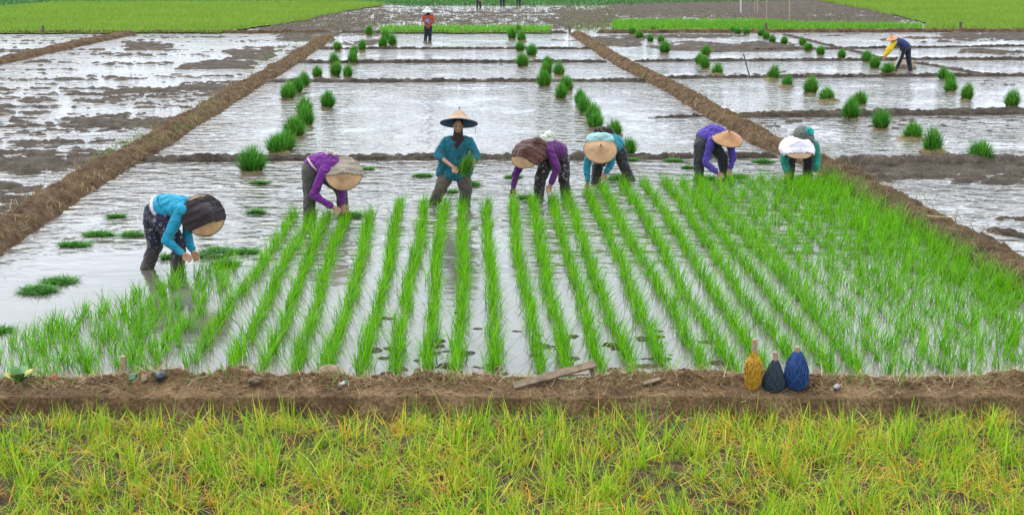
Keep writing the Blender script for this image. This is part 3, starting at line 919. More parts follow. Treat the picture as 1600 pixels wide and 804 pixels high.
PILES = [(60, 460, 68, 20, "loose green seedlings afloat at the left edge, lower of two overlapping heaps"), (94, 444, 62, 14, "flat heap of loose seedlings behind another heap at the left edge"),
 (116, 386, 58, 9, "thin flat patch of loose seedlings between the left bund and the blue-shirted woman"), (155, 370, 56, 11, "long patch of loose seedlings left of the woman in blue"),
 (207, 370, 38, 9, "loose seedlings right behind the floral trousers of the woman in blue"), (182, 341, 32, 7, "small seedling patch in the water above the long patch"),
 (338, 404, 66, 28, "large heap of loose seedlings at the hands of the woman in blue"), (381, 397, 56, 10, "tongue of loose seedlings trailing right of the large heap"),
 (352, 416, 44, 11, "low seedling heap in front of the large heap by the woman in blue"), (3, 520, 22, 10, "loose seedlings cut off by the left edge of the water"),
 (406, 288, 30, 5, "thin seedling patch just below the largest standing bundle"), (400, 334, 28, 7, "small seedling patch between the blue woman and the purple-shirted woman"),
 (318, 366, 22, 8, "seedlings floating under the hat of the woman in blue"), (263, 405, 24, 9, "seedlings between the legs of the woman in blue"),
 (661, 277, 34, 7, "seedling patch left of the standing woman"), (740, 292, 20, 12, "seedlings behind the right knee of the standing woman"), (706, 302, 16, 6, "seedlings between the legs of the standing woman"),
 (574, 266, 18, 4, "tiny seedling patch right of the checked headcloth"), (546, 342, 50, 15, "heap of seedlings under the hands of the woman in purple with checked headcloth"),
 (802, 279, 30, 5, "faint seedling patch left of the woman with brown headcloth"), (822, 311, 34, 6, "seedlings at the glove of the woman with brown headcloth"), (968, 284, 46, 16, "heap of seedlings below the hands of the teal-shirted woman"),
 (1054, 254, 32, 7, "seedling patch against the mud bund left of the violet-shirted worker"), (1076, 264, 22, 5, "small seedling patch at the heels of the violet-shirted worker"),
 (1155, 280, 26, 10, "seedling heap right of the hands of the violet-shirted worker"), (1193, 256, 38, 9, "seedling patch between the violet and the green-sleeved workers"),
 (1250, 281, 24, 6, "seedling heap under the worker with white-covered hat"), (988, 252, 16, 6, "seedlings at the foot of the nearest middle bundle"), (1105, 283, 34, 8, "seedlings at the feet of the violet-shirted worker")]
for x, y, pw, ph, lab in PILES:
    p = G(x, y - ph * 0.25)
    sc = (y + 70) / H
    wid = pw / sc
    hgt = min(0.14, 0.42 * ph / sc)
    dep = min(0.7, max(0.14, (ph / sc - hgt * 0.9) / 0.26))
    r_ = pile(wid * 0.86, dep, hgt, int(160 + 900 * wid))
    o = link("seedling_pile", mesh_np("seedling_pile", r_[0], r_[1], M_LEAF, r_[2], False), None, p)
    tag(o, lab, "seedlings", "loose rice seedlings lying on the water")

# ------------------------------------------------------------------ mud clods between the rows and in the right plot
def lump(name, rx, ry, rz, mat, amp=0.25, freq=8, seg=12):
    bm = bmesh.new()
    bmesh.ops.create_uvsphere(bm, u_segments=seg, v_segments=max(6, seg * 2 // 3), radius=1)
    for v_ in bm.verts:
        c = v_.co.copy()
        k = 1 + amp * float(fbm(np.array([c.x * 1.7 + rx * 91]), np.array([c.y * 1.7]), np.array([c.z * 1.7 + ry * 57]))[0]) * 2
        v_.co = Vector((c.x * rx * k, c.y * ry * k, c.z * rz * k))
    me = bpy.data.meshes.new(name); bm.to_mesh(me); bm.free()
    for p_ in me.polygons: p_.use_smooth = True
    me.materials.append(mat)
    return me
clod_me = [lump("mud_clod", .07, .05, .022, M_WETMUD, .45), lump("mud_clod", .055, .055, .018, M_WETMUD, .5), lump("mud_clod", .09, .04, .015, M_WETMUD, .5), lump("mud_clod", .035, .03, .02, M_WETMUD, .4)]
def clod(p, lab, grp):
    o = link("mud_clod", clod_me[RNG.integers(4)], None, np.asarray(p) - np.array([0, 0, .006]))
    s = RNG.uniform(.55, 1.45)
    o.scale = (s * RNG.uniform(.7, 1.3), s, s); o.rotation_euler = (0, 0, RNG.uniform(-.5, .5))
    tag(o, lab, "mud clod", grp)

gaps = {}
for _ in range(64):
    p = G(RNG.uniform(560, 1130), min(584, 590 - abs(RNG.normal(0, 50))))
    left = [r_ for r_ in row_no if (lambda a, b: a[0] + (b[0] - a[0]) * (p[1] - a[1]) / (b[1] - a[1]))(*ROWL[r_]) < p[0]]
    gaps.setdefault(row_no[max(left, key=lambda r_: row_no[r_])], []).append(p)
for gk, ps in gaps.items():
    for i, p in enumerate(sorted(ps, key=lambda q: q[1])):
        clod(p, f"{'nearest' if i == 0 else ordinal(i + 1)} dark mud clod from the bund in the gap right of the {ordinal(gk)} row", "mud clods between the rice rows")
for n_, (x0, x1, yf, where, grp) in enumerate((
    (1200, 1600, lambda: 188 + abs(RNG.normal(0, 6)), "in front of the middle right mud bund", "clods along the middle right bund"),
    (1290, 1600, lambda: 246 - abs(RNG.normal(0, 4)), "behind the nearest right mud bund", "clods along the near right bund"),
    (1460, 1600, lambda: RNG.uniform(124, 134), "in the far right plot", "clods in the far right plot"))):
    for i, x in enumerate(sorted(RNG.uniform(x0, x1, (30, 22, 10)[n_]))):
        clod(G(x, yf()), f"{ordinal(i + 1)} small dark clod from the left {where}", grp)

# ------------------------------------------------------------------ people: fused bodies
def capsule(p0, r0, p1, r1, seg=14):
    p0, p1 = np.asarray(p0, float), np.asarray(p1, float)
    ax_ = p1 - p0; L = np.linalg.norm(ax_)
    if L < 1e-6: ax_ = np.array([0, 0, 1e-3]); L = 1e-3
    a = ax_ / L
    h_ = np.array([1., 0, 0]) if abs(a[0]) < 0.8 else np.array([0, 1., 0])
    u = np.cross(a, h_); u /= np.linalg.norm(u); w_ = np.cross(a, u)
    rings = []
    for k in (-80, -55, -28, 0):
        rings.append((p0 + a * r0 * math.sin(math.radians(k)), r0 * math.cos(math.radians(k))))
    for k in (0, 28, 55, 80):
        rings.append((p1 + a * r1 * math.sin(math.radians(k)), r1 * math.cos(math.radians(k))))
    th = np.linspace(0, 2 * np.pi, seg, endpoint=False)
    V = np.concatenate([c + r * (np.cos(th)[:, None] * u + np.sin(th)[:, None] * w_) for c, r in rings])
    F_ = [(i * seg + j, i * seg + (j + 1) % seg, (i + 1) * seg + (j + 1) % seg, (i + 1) * seg + j) for i in range(len(rings) - 1) for j in range(seg)]
    return V, F_, [list(range(seg))[::-1], [(len(rings) - 1) * seg + j for j in range(seg)]]

def ellipsoid(c, r, R=None, seg=16):
    V = []; F_ = []
    nv = 10
    for i in range(1, nv):
        ph = math.pi * i / nv
        for j in range(seg):
            a = 2 * math.pi * j / seg
            V.append((r[0] * math.sin(ph) * math.cos(a), r[1] * math.sin(ph) * math.sin(a), -r[2] * math.cos(ph)))
    V = np.array(V)
    for i in range(nv - 2):
        for j in range(seg):
            F_.append((i * seg + j, i * seg + (j + 1) % seg, (i + 1) * seg + (j + 1) % seg, (i + 1) * seg + j))
    caps = [list(range(seg))[::-1], [(nv - 2) * seg + j for j in range(seg)]]
    if R is not None: V = V @ np.asarray(R).T
    return V + np.asarray(c), F_, caps

def fuse(name, prims, voxel, mat, parent, origin, smooth=6, fold=0.0, ffreq=7.0, seed=0.0):
    V, F_, o = [], [], 0
    for pr in prims:
        v_, f_, c_ = capsule(*pr[1:]) if pr[0] == 'c' else ellipsoid(*pr[1:])
        V += [tuple(x) for x in (v_ - origin)]
        F_ += [tuple(i + o for i in q) for q in f_] + [tuple(i + o for i in q) for q in c_]
        o += len(v_)
    me = bpy.data.meshes.new("tmp"); me.from_pydata(V, [], F_)
    ob = bpy.data.objects.new("tmp", me); COL.objects.link(ob)
    m = ob.modifiers.new("r", 'REMESH'); m.mode = 'VOXEL'; m.voxel_size = voxel
    s = ob.modifiers.new("s", 'SMOOTH'); s.iterations = smooth; s.factor = 0.5
    dg = bpy.context.evaluated_depsgraph_get(); dg.update()
    new = bpy.data.meshes.new_from_object(ob.evaluated_get(dg))
    bpy.data.objects.remove(ob); bpy.data.meshes.remove(me)
    new.name = name
    n_ = len(new.vertices)
    if fold > 0:
        co = np.empty(n_ * 3, np.float32); new.vertices.foreach_get("co", co); co = co.reshape(-1, 3)
        no = np.empty(n_ * 3, np.float32); new.vertices.foreach_get("normal", no); no = no.reshape(-1, 3)
        k = fbm(co[:, 0] * ffreq * 1.6 + seed, co[:, 1] * ffreq * 1.6 + co[:, 2] * ffreq * 0.9, co[:, 2] * ffreq * .6 + seed, o=3)
        k = np.abs(k) * -1.7 + 0.62
        co = co + no * (fold * k)[:, None]
        new.vertices.foreach_set("co", co.ravel().astype(np.float32))
    new.polygons.foreach_set("use_smooth", np.ones(len(new.polygons), bool))
    new.materials.clear(); new.materials.append(mat)
    new.update()
    return link(name, new, parent)

def hand_prims(wr, tip, side=1):
    """palm with five curled fingers, from wrist towards tip"""
    wr, tip = np.asarray(wr, float), np.asarray(tip, float)
    d = tip - wr; d /= np.linalg.norm(d)
    s = np.cross(d, [0, -1.0, 0.15]); s /= np.linalg.norm(s)
    n = np.cross(s, d)
    pr = [('c', wr, .026, wr + d * .03, .026)]
    for k in (-1.5, -.5, .5, 1.5):
        pr.append(('c', wr + d * .02 + s * k * .012, .014, wr + d * .085 + s * k * .021, .0125))
    for k, L in zip((-1.5, -.5, .5, 1.5), (.062, .075, .08, .07)):
        b0 = wr + d * .088 + s * k * .0215
        b1 = b0 + d * L * .55 + n * L * .22 + s * k * .003
        b2 = b1 + d * L * .28 + n * L * .45
        pr += [('c', b0, .0098, b1, .009), ('c', b1, .009, b2, .008)]
    t0 = wr + d * .035 + s * side * .028
    t1 = t0 + d * .035 + s * side * .026 + n * .015
    t2 = t1 + d * .032 + n * .018
    pr += [('c', t0, .013, t1, .011), ('c', t1, .011, t2, .009)]
    return pr

def hat_frame(axis, D=(0, 0, -1)):
    a = np.asarray(axis, float); a /= np.linalg.norm(a)
    D = np.asarray(D, float); D = D - a * (D @ a); D /= np.linalg.norm(D)
    return a, D, np.cross(a, D)

def hat_z(t, h):
    return h * (0.82 * (1 - t) ** 1.12 + 0.18 * np.maximum(0, 1 - (t / 0.55) ** 2))

def make_hat(parent, origin, c, axis, R, h, mat, rim_mat, D=(0, 0, -1), name="hat", knob=True):
    a, d, s = hat_frame(axis, D)
    nr, na = 22, 48
    t = np.linspace(0.02, 1, nr); th = np.linspace(0, 2 * np.pi, na, endpoint=False)
    TT, AA = np.meshgrid(t, th, indexing='ij')
    zz = hat_z(TT, h) + 0.006 * fbm(np.cos(AA) * 2 * TT + c[0], np.sin(AA) * 2 * TT) - 0.012 * np.maximum(0, TT - .9) * 10 * 0.3
    rr = R * TT
    outer = c + rr[..., None] * (np.cos(AA)[..., None] * d + np.sin(AA)[..., None] * s) + zz[..., None] * a
    inner = outer - 0.010 * a
    V = np.concatenate([outer.reshape(-1, 3), inner.reshape(-1, 3)]) - origin
    uv = np.stack([AA / (2 * np.pi), TT], -1).reshape(-1, 2); uv = np.concatenate([uv, uv])
    F_ = []
    off = nr * na
    for i in range(nr - 1):
        for j in range(na):
            k = (j + 1) % na
            q = (i * na + j, (i + 1) * na + j, (i + 1) * na + k, i * na + k)
            F_.append(q); F_.append(tuple(off + x for x in q[::-1]))
    for j in range(na):
        k = (j + 1) % na
        F_.append(((nr - 1) * na + j, off + (nr - 1) * na + j, off + (nr - 1) * na + k, (nr - 1) * na + k))
    me = mesh_np(name, V, F_, mat, None, True, uv)
    me.materials.append(rim_mat)
    mi = np.zeros(len(F_), np.int32)
    nin = np.arange(len(F_))
    mi[:2 * (nr - 1) * na][1::2] = 1
    me.polygons.foreach_set("material_index", mi)
    hat = link(name, me, parent)
    # bound rim
    ring = []
    m_ = 6
    for j in range(na):
        for q in range(m_):
            al = 2 * math.pi * q / m_
            e = np.cos(th[j]) * d + np.sin(th[j]) * s
            ring.append(outer[-1, j] + e * (0.007 * math.cos(al)) + a * (0.007 * math.sin(al) - 0.004) - origin)
    FR = [(j * m_ + q, j * m_ + (q + 1) % m_, ((j + 1) % na) * m_ + (q + 1) % m_, ((j + 1) % na) * m_ + q) for j in range(na) for q in range(m_)]
    link("rim", mesh_np("rim", ring, FR, rim_mat), hat)
    if not knob: return hat
    v_, f_, c_ = capsule(c + a * (h - 0.012) - origin, 0.016, c + a * (h + 0.022) - origin, 0.010, 10)
    link("knob", mesh_np("knob", v_, f_, rim_mat), hat)
    return hat

def hat_cloth(hat, origin, c, axis, R, h, mat, D, lo, hi, side=None, puff=0.014, droop=0.0, seed=0.0, name="headcloth"):
    """cloth tied over the hat, kept where lo < along D < hi; pleats run from the cut edge"""
    a, d, s = hat_frame(axis, D)
    n = 46
    g = np.linspace(-1.06, 1.06, n)
    Gd, Gs = np.meshgrid(g, g, indexing='ij')
    rad = np.hypot(Gd, Gs)
    tt = np.clip(rad, 0, 1)
    fold = 0.010 * fbm(Gs * 3 + seed, Gd * 9 + seed, o=3) + 0.006 * np.sin(Gd * 17 + 3 * fbm(Gs * 2, Gd * 2 + seed))
    zz = hat_z(tt, h) + puff + fold - np.maximum(0, rad - 0.99) * 0.9 - droop * np.clip(-Gd - .3, 0, 1)
    sc = R * (1 + 0.03 * (rad > .95))
    outp = c + sc[..., None] * (Gd[..., None] * d + Gs[..., None] * s) + zz[..., None] * a if np.ndim(sc) else c + sc * (Gd[..., None] * d + Gs[..., None] * s) + zz[..., None] * a
    inp = outp - a * 0.006
    wav = 0.05 * np.sin(Gs * 2.3 + seed) + 0.025 * fbm(Gs * 4 + seed, Gs * 0)
    ok = (Gd + wav > lo) & (Gd + wav < hi) & (rad < 1.075)
    if side is not None: ok &= (Gs > side[0]) & (Gs < side[1])
    fs = grid_faces(n, n)
    fs = fs[ok.ravel()[fs].all(1)]
    off = n * n
    allf = np.concatenate([fs, fs[:, ::-1] + off])
    # close the edge
    e = {}
    for q in fs:
        for i in range(4):
            k = (q[i], q[(i + 1) % 4]); 
            if (k[1], k[0]) in e: del e[(k[1], k[0])]
            else: e[k] = 1
    side_f = np.array([(b, a2, a2 + off, b + off) for a2, b in e])
    allf = np.concatenate([allf, side_f])
    V = np.concatenate([outp.reshape(-1, 3), inp.reshape(-1, 3)]) - origin
    uv = np.stack([Gd.ravel(), Gs.ravel()], -1) * .5 + .5; uv = np.concatenate([uv, uv])
    us, inv = np.unique(allf, return_inverse=True)
    return link(name, mesh_np(name, V[us], inv.reshape(-1, 4), mat, None, True, uv[us]), hat)

M_HAT = hat_mat("straw_hat", (0.42, 0.235, 0.105))
M_HAT2 = hat_mat("brown_straw_hat", (0.41, 0.20, 0.07))
M_HAT3 = hat_mat("pale_straw_hat", (0.40, 0.245, 0.145))
M_RIM = plain_mat("dark_rim", (0.10, 0.07, 0.05), .8)
M_BLUERIM = plain_mat("blue_rim", (0.07, 0.13, 0.24), .8)
M_DARK = cloth_mat("dark_cloth", (0.024, 0.016, 0.017))
MUDC = (0.055, 0.045, 0.036)

def person(Jpx, base, label, group, shirt, trousers, scarf=M_DARK, sleeves='long', voxel=0.009, shirt_r=1.0, leg_r=1.0, skin=M_SKIN, head_face=None, detail=True, up_len=0.0, hem=None, sho_r=.074):
    Y0 = G(*base)[1]
    org = G(*base)
    J = {k: P(v_[0], v_[1], Y0 + (v_[2] if len(v_) > 2 else 0)) for k, v_ in Jpx.items()}
    root = empty("person", org)
    tag(root, label, "person", group)
    A = lambda k: J[k]
    # ---- body
    pr = []
    hd = J['head']; nk = J['neck']
    face = np.asarray(head_face if head_face is not None else (hd - nk), float)
    upv = hd - nk; upv = upv / np.linalg.norm(upv)
    fdir = np.asarray(head_face, float) if head_face is not None else np.array([0, -.6, -.8])
    fdir = fdir - upv * (fdir @ upv) * (1 if abs(fdir @ upv) < .95 else .5)
    fdir = fdir / np.linalg.norm(fdir)
    sdv = np.cross(upv, fdir); sdv /= np.linalg.norm(sdv)
    Rm = np.stack([sdv, -fdir, upv], 1)
    pr.append(('e', hd, (.074, .094, .108), Rm))
    pr.append(('e', hd + fdir * .025 - upv * .055, (.052, .062, .058), Rm))
    pr.append(('c', hd + fdir * .088 + upv * .012, .011, hd + fdir * .104 - upv * .018, .016))
    for q in (-1, 1):
        pr.append(('e', hd + sdv * q * .076 - upv * .005, (.012, .02, .03), Rm))
    pr.append(('c', nk - upv * .06, .055, hd - upv * .04, .052))
    pr += [('c', A('pelvis'), .12, A('mid'), .115), ('c', A('mid'), .115, A('chest'), .125), ('c', A('chest'), .11, nk, .06)]
    for q in 'AB':
        pr += [('c', A('hip' + q), .095, A('kne' + q), .06), ('c', A('kne' + q), .06, A('ank' + q), .042)]
        ft = A('ank' + q) + np.array([0, 0, -.05])
        tv = np.array([fdir[0], fdir[1], 0]); tv = tv / max(1e-6, np.linalg.norm(tv))
        pr += [('c', A('ank' + q), .042, ft, .04), ('c', ft, .035, ft + tv * .15 - np.array([0, 0, .02]), .026)]
        pr += [('c', A('chest'), .08, A('sho' + q), .058), ('c', A('sho' + q), .055, A('elb' + q), .04), ('c', A('elb' + q), .04, A('wri' + q), .027)]
        pr += [('c', A('hip' + q), .09, A('pelvis'), .11)]
        pr += hand_prims(A('wri' + q), A('han' + q), 1 if q == 'A' else -1)
    fuse("body", pr, voxel * (0.85 if detail else 1.2), skin, root, org, 3)
    # ---- shirt
    k = shirt_r
    pr = [('c',) + tuple(h_) for h_ in (hem(J, Y0) if hem else [])]
    m1 = A('mid'); m2 = A('chest'); pv = A('pelvis')
    lower = pv + (pv - m1) * up_len
    for q in 'AB':
        hp, sh = A('hip' + q), A('sho' + q)
        hp2 = hp * .35 + pv * .65 + (pv - m1) * up_len
        pr += [('c', hp2, .125 * k, m1 + (sh - m2) * .35, .115 * k), ('c', m1 + (sh - m2) * .35, .115 * k, sh * .7 + m2 * .3, .088 * k)]
        pr += [('c', m2, .10 * k, sh, sho_r)]
        if sleeves != 'short' or True:
            pr.append(('c', sh, sho_r, A('elb' + q), .056))
        if sleeves == 'long':
            wr = A('wri' + q) * .92 + A('elb' + q) * .08
            pr.append(('c', A('elb' + q), .056, wr, .040))
        if sleeves == 'half':
            wr = A('wri' + q) * .25 + A('elb' + q) * .75
            pr.append(('c', A('elb' + q), .058, wr, .055))
    pr += [('c', lower, .155 * k, m1, .145 * k), ('c', m1, .145 * k, m2, .138 * k), ('c', m2, .125 * k, nk - upv * .03, .07)]
    fuse("shirt", pr, voxel, shirt, root, org, 6, 0.024 if detail else .006, 8, org[0] * 7)
    # ---- trousers
    pr = []
    for q in 'AB':
        an = A('ank' + q)
        kn = A('kne' + q)
        end = an + np.array([0, 0, 0.02])
        pr += [('c', A('hip' + q), .118 * leg_r, kn, .088 * leg_r), ('c', kn, .088 * leg_r, end, .074 * leg_r), ('c', A('hip' + q), .115, pv, .135)]
    fuse("trousers", pr, voxel, trousers, root, org, 6, 0.026 if detail else .006, 8, org[0] * 3)
    # ---- headscarf
    if scarf is not None:
        pr = [('e', hd - fdir * (.036 if head_face is not None else .022) + upv * .014, (.094, .098, .120), Rm), ('c', nk + upv * .01, .074, hd - upv * (.095 if head_face is not None else .05) - fdir * (.045 if head_face is not None else .022), .070),
              ('c', nk, .078, nk - upv * .06 + fdir * .015, .085), ('c', A('chest') * .55 + nk * .45, .095, nk - upv * .05, .08)]
        fuse("headscarf", pr, voxel, scarf, root, org, 6, 0.008, 9, org[0])
    return root, org, J, Y0, (hd, upv, fdir, sdv, Rm)

def band(parent, org, c, axis, rx, ry, wdt, mat, name="sash", xdir=(1, 0, 0)):
    a = np.asarray(axis, float); a /= np.linalg.norm(a)
    u = np.asarray(xdir, float); u = u - a * (u @ a); u /= np.linalg.norm(u)
    v2 = np.cross(a, u)
    n, m = 40, 6
    V = []
    for i in range(n):
        th = 2 * math.pi * i / n
        for j in range(m):
            q = [(-.5, 0), (-.3, .014), (.3, .014), (.5, 0), (.3, -.012), (-.3, -.012)][j]
            wob = 1 + 0.035 * math.sin(th * 5 + j)
            V.append(c + a * q[0] * wdt * wob + u * (rx + q[1]) * math.cos(th) * wob + v2 * (ry + q[1]) * math.sin(th) * wob - org)
    F_ = [(i * m + j, ((i + 1) % n) * m + j, ((i + 1) % n) * m + (j + 1) % m, i * m + (j + 1) % m) for i in range(n) for j in range(m)]
    return link(name, mesh_np(name, V, F_, mat), parent)

def bundle_in_hand(c, axis, n, L, label, sp=0.05):
    a = np.asarray(axis, float); a /= np.linalg.norm(a)
    az0 = math.atan2(a[1], a[0]); le0 = math.acos(max(-1, min(1, a[2])))
    base = np.asarray(c) - a * L * .35 + RNG.normal(0, sp, (n, 3)) * .5
    c_ = pick(n, [(0.07, 0.22, 0.02), (0.12, 0.31, 0.03), (0.05, 0.15, 0.02)], [.4, .35, .25])
    V, Q, C = blades(base - np.asarray(c), az0 + RNG.normal(0, .35, n), le0 + RNG.normal(0, .22, n), L * U_(.7, 1.2, n), U_(.008, .013, n), U_(0, .35, n), c_, c_ * 1.25, 3, U_(0, 3.14, n))
    o = link("seedling_handful", mesh_np("seedling_handful", V, Q, M_LEAF, C, False), None, c)
    return tag(o, label, "seedlings")

GW = "rice planters bending in the near plot"
# --- woman in blue, left
s_blue = cloth_mat("bright_blue_cloth", (0.012, 0.30, 0.46), .2)
t_flor = cloth_mat("navy_floral_cloth", (0.022, 0.018, 0.05), .3, MUDC, 0.20, 'flower', (0.30, 0.27, 0.20), 15)
r, og, J, Y0, hd = person({'pelvis': (243, 331, .05), 'mid': (262, 322, 0), 'chest': (284, 324, -.05), 'neck': (300, 332, -.08), 'head': (316, 341, -.12),
    'hipA': (254, 343, -.10), 'kneA': (280, 383, -.05), 'ankA': (277, 428, -.05), 'hipB': (238, 343, .12), 'kneB': (243, 383, .12), 'ankB': (228, 424, .08),
    'shoA': (284, 328, -.20), 'elbA': (260, 375, -.24), 'wriA': (284, 395, -.22), 'hanA': (296, 403, -.22), 'shoB': (297, 335, .10), 'elbB': (293, 367, .04), 'wriB': (300, 391, -.08), 'hanB': (306, 402, -.1)},
    (250, 422), "bending woman in bright blue shirt and floral trousers with black cloth over her hat", GW, s_blue, t_flor, shirt_r=1.06, up_len=-.62)
c = P(318, 336, Y0 - .14); axd = (0.40, -0.80, 0.42)
ht = make_hat(r, og, c, axd, .265, .13, M_HAT, M_RIM, knob=False)
hat_cloth(ht, og, c, axd, .265, .13, M_DARK, (0.5, -.3, -1), -.86, .55, puff=.024, seed=2)
white_c = cloth_mat("white_cloth", (0.66, 0.62, 0.58), .1)
band(r, og, (J['pelvis'] * .45 + J['mid'] * .55), J['mid'] - J['pelvis'] + np.array([0, 0, .03]), .170, .195, .06, white_c, xdir=(0, 0, 1))
band(r, og, (J['pelvis'] * .18 + J['mid'] * .82), J['mid'] - J['pelvis'] + np.array([0, 0, .05]), .163, .190, .10, s_blue, "shirt_hem", xdir=(0, 0, 1))

# --- purple shirt with checked headcloth
s_pur = cloth_mat("magenta_purple_cloth", (0.16, 0.018, 0.21), .2)
t_grey = cloth_mat("muddy_grey_cloth", (0.085, 0.078, 0.065), .25, MUDC, 0.15)
t_navy = cloth_mat("navy_cloth", (0.018, 0.020, 0.040), .3, MUDC, 0.05)
r, og, J, Y0, hd = person({'pelvis': (491, 258, .02), 'mid': (504, 253, 0), 'chest': (520, 257, -.05), 'neck': (528, 263, -.1), 'head': (535, 272, -.14),
    'hipA': (484, 266, -.02), 'kneA': (484, 304, -.02), 'ankA': (483, 348, 0), 'hipB': (502, 268, .14), 'kneB': (532, 294, .12), 'ankB': (537, 334, .1),
    'shoA': (507, 266, -.18), 'elbA': (490, 304, -.22), 'wriA': (519, 323, -.22), 'hanA': (530, 329, -.22), 'shoB': (528, 268, .08), 'elbB': (533, 296, .0), 'wriB': (535, 318, -.08), 'hanB': (538, 328, -.1)},
    (496, 342), "bending woman in purple shirt with checked cloth over the top of her straw hat", GW, s_pur, t_grey, scarf=t_navy, shirt_r=.98)
c = P(537, 271, Y0 - .2); axd = (0.06, -.80, .58)
ht = make_hat(r, og, c, axd, .275, .13, M_HAT, M_RIM, knob=False)
m_chk = cloth_mat("checked_cloth", (0.55, 0.45, 0.34), .1, None, 0, 'check', (0.05, 0.042, 0.03), 30)
hat_cloth(ht, og, c, axd, .275, .13, m_chk, (0, 0, -1), -1.1, .18, puff=.014, seed=5)
pink = cloth_mat("pale_pink_cloth", (0.62, 0.45, 0.46), .12)
band(r, og, J['pelvis'] * .9 + J['mid'] * .1, (0.75, 0, .65), .145, .18, .03, pink, "shirt_hem", xdir=(0, 0, 1))
fuse("neck_knot", [('e', P(517, 238, Y0 - .05), (.055, .04, .032)), ('e', P(523, 241, Y0 - .06), (.04, .04, .025)), ('e', P(512, 240, Y0 - .04), (.035, .03, .022))], .007, pink, r, og, 3, .012, 14)

# --- standing woman in teal
s_teal = cloth_mat("dark_teal_cloth", (0.010, 0.135, 0.185), .25)
t_khk = cloth_mat("muddy_khaki_cloth", (0.11, 0.088, 0.066), .25, MUDC, 0.18)
m_maroon = cloth_mat("black_maroon_cloth", (0.030, 0.012, 0.016), .3)
r, og, J, Y0, hd = person({'pelvis': (711, 264, .08), 'mid': (712, 244, .06), 'chest': (714, 224, 0), 'neck': (716, 210, -.04), 'head': (716, 196, -.09),
    'hipA': (699, 270, .08), 'kneA': (688, 296, 0), 'ankA': (677, 322, 0), 'hipB': (722, 270, .08), 'kneB': (728, 296, 0), 'ankB': (726, 321, .02),
    'shoA': (697, 220, 0), 'elbA': (683, 242, -.02), 'wriA': (707, 260, -.24), 'hanA': (715, 268, -.3), 'shoB': (733, 220, 0), 'elbB': (745, 243, -.05), 'wriB': (737, 258, -.24), 'hanB': (729, 264, -.3)},
    (700, 319), "woman standing upright in dark teal shirt and wide conical hat holding seedlings", GW, s_teal, t_khk, scarf=m_maroon, sleeves='half', shirt_r=1.0, head_face=(0.0, -1, -.12), leg_r=1.05, up_len=0.1, sho_r=.062,
    hem=lambda J, Y0: [(P(691, 268, Y0 + .06), .085, P(729, 266, Y0 + .06), .085), (P(696, 250, Y0 + .05), .10, P(690, 270, Y0 + .05), .085), (P(727, 250, Y0 + .05), .10, P(730, 268, Y0 + .05), .085), (P(702, 272, Y0 + .0), .09, P(716, 274, Y0 + .0), .09)])
h0, uv_, fd_, sd_, Rm = hd
fuse("scarf_end", [('c', J['neck'] + sd_ * q * .075 + np.array([0, -.045, -.045]), .032, J['chest'] + np.array([.005 * q, -.125, -.05]), .022) for q in (-1, 1)] +
     [('c', J['neck'] + np.array([0, -.06, -.07]), .035, J['chest'] + np.array([0, -.118, -.01]), .035), ('c', J['neck'] - sd_ * .06 + np.array([0, -.055, -.06]), .03, J['neck'] + sd_ * .06 + np.array([0, -.055, -.06]), .03)], .008, m_maroon, r, og, 3, .006, 12)
M_EYE = plain_mat("eye", (0.03, 0.02, 0.015), .3); M_TEETH = plain_mat("teeth", (0.55, 0.45, 0.38), .4); M_LIP = plain_mat("lips", (0.16, 0.05, 0.04), .5)
for q in (-1, 1):
    fuse("eye", [('e', h0 + fd_ * .082 + sd_ * q * .031 + uv_ * .014, (.014, .008, .007), Rm)], .003, M_EYE, r, og, 1)
    fuse("eyebrow", [('c', h0 + fd_ * .086 + sd_ * q * .018 + uv_ * .034, .005, h0 + fd_ * .078 + sd_ * q * .046 + uv_ * .034, .004)], .003, M_EYE, r, og, 1)
mo = fuse("mouth", [('e', h0 + fd_ * .088 - uv_ * .052, (.028, .010, .013), Rm)], .003, M_LIP, r, og, 1)
fuse("teeth", [('e', h0 + fd_ * .094 - uv_ * .050, (.021, .007, .006), Rm)], .0025, M_TEETH, mo, og, 1)
c = P(717, 192, Y0 - .10); axd = (0.02, .37, .93)
ht = make_hat(r, og, c, axd, .295, .235, M_HAT3, M_BLUERIM)
fuse("hat_string", [('c', P(742, 196, Y0 - .08), .006, P(743, 208, Y0 - .08), .006)], .004, M_HAT3, r, og, 1)
bundle_in_hand(P(728, 258, Y0 - .34), (0.35, -.2, .8), 280, .30, "handful of green seedlings held by the standing woman", .10)

# --- purple shirt with brown headcloth
s_plum = cloth_mat("plum_cloth", (0.115, 0.016, 0.135), .25)
t_bw = cloth_mat("black_white_print_cloth", (0.028, 0.022, 0.026), .3, MUDC, 0.06, 'flower', (0.30, 0.26, 0.24), 13)
s_brown = cloth_mat("brown_cloth", (0.085, 0.030, 0.020), .3)
r, og, J, Y0, hd = person({'pelvis': (872, 236, .12), 'mid': (861, 232, .06), 'chest': (846, 235, -.04), 'neck': (836, 238, -.12), 'head': (828, 246, -.18),
    'hipA': (856, 250, .06), 'kneA': (844, 280, 0), 'ankA': (841, 315, 0), 'hipB': (879, 250, .18), 'kneB': (881, 278, .14), 'ankB': (885, 313, .12),
    'shoA': (858, 236, -.14), 'elbA': (870, 262, -.18), 'wriA': (861, 287, -.18), 'hanA': (857, 298, -.18), 'shoB': (822, 246, -.02), 'elbB': (806, 270, -.1), 'wriB': (802, 293, -.12), 'hanB': (800, 305, -.12)},
    (862, 309), "bending woman in plum shirt with brown cloth covering her hat and printed trousers", GW, s_plum, t_bw, scarf=m_maroon, shirt_r=.98)
c = P(824, 240, Y0 - .2); axd = (-.36, -.66, .66)
ht = make_hat(r, og, c, axd, .28, .15, M_HAT, M_RIM, knob=False)
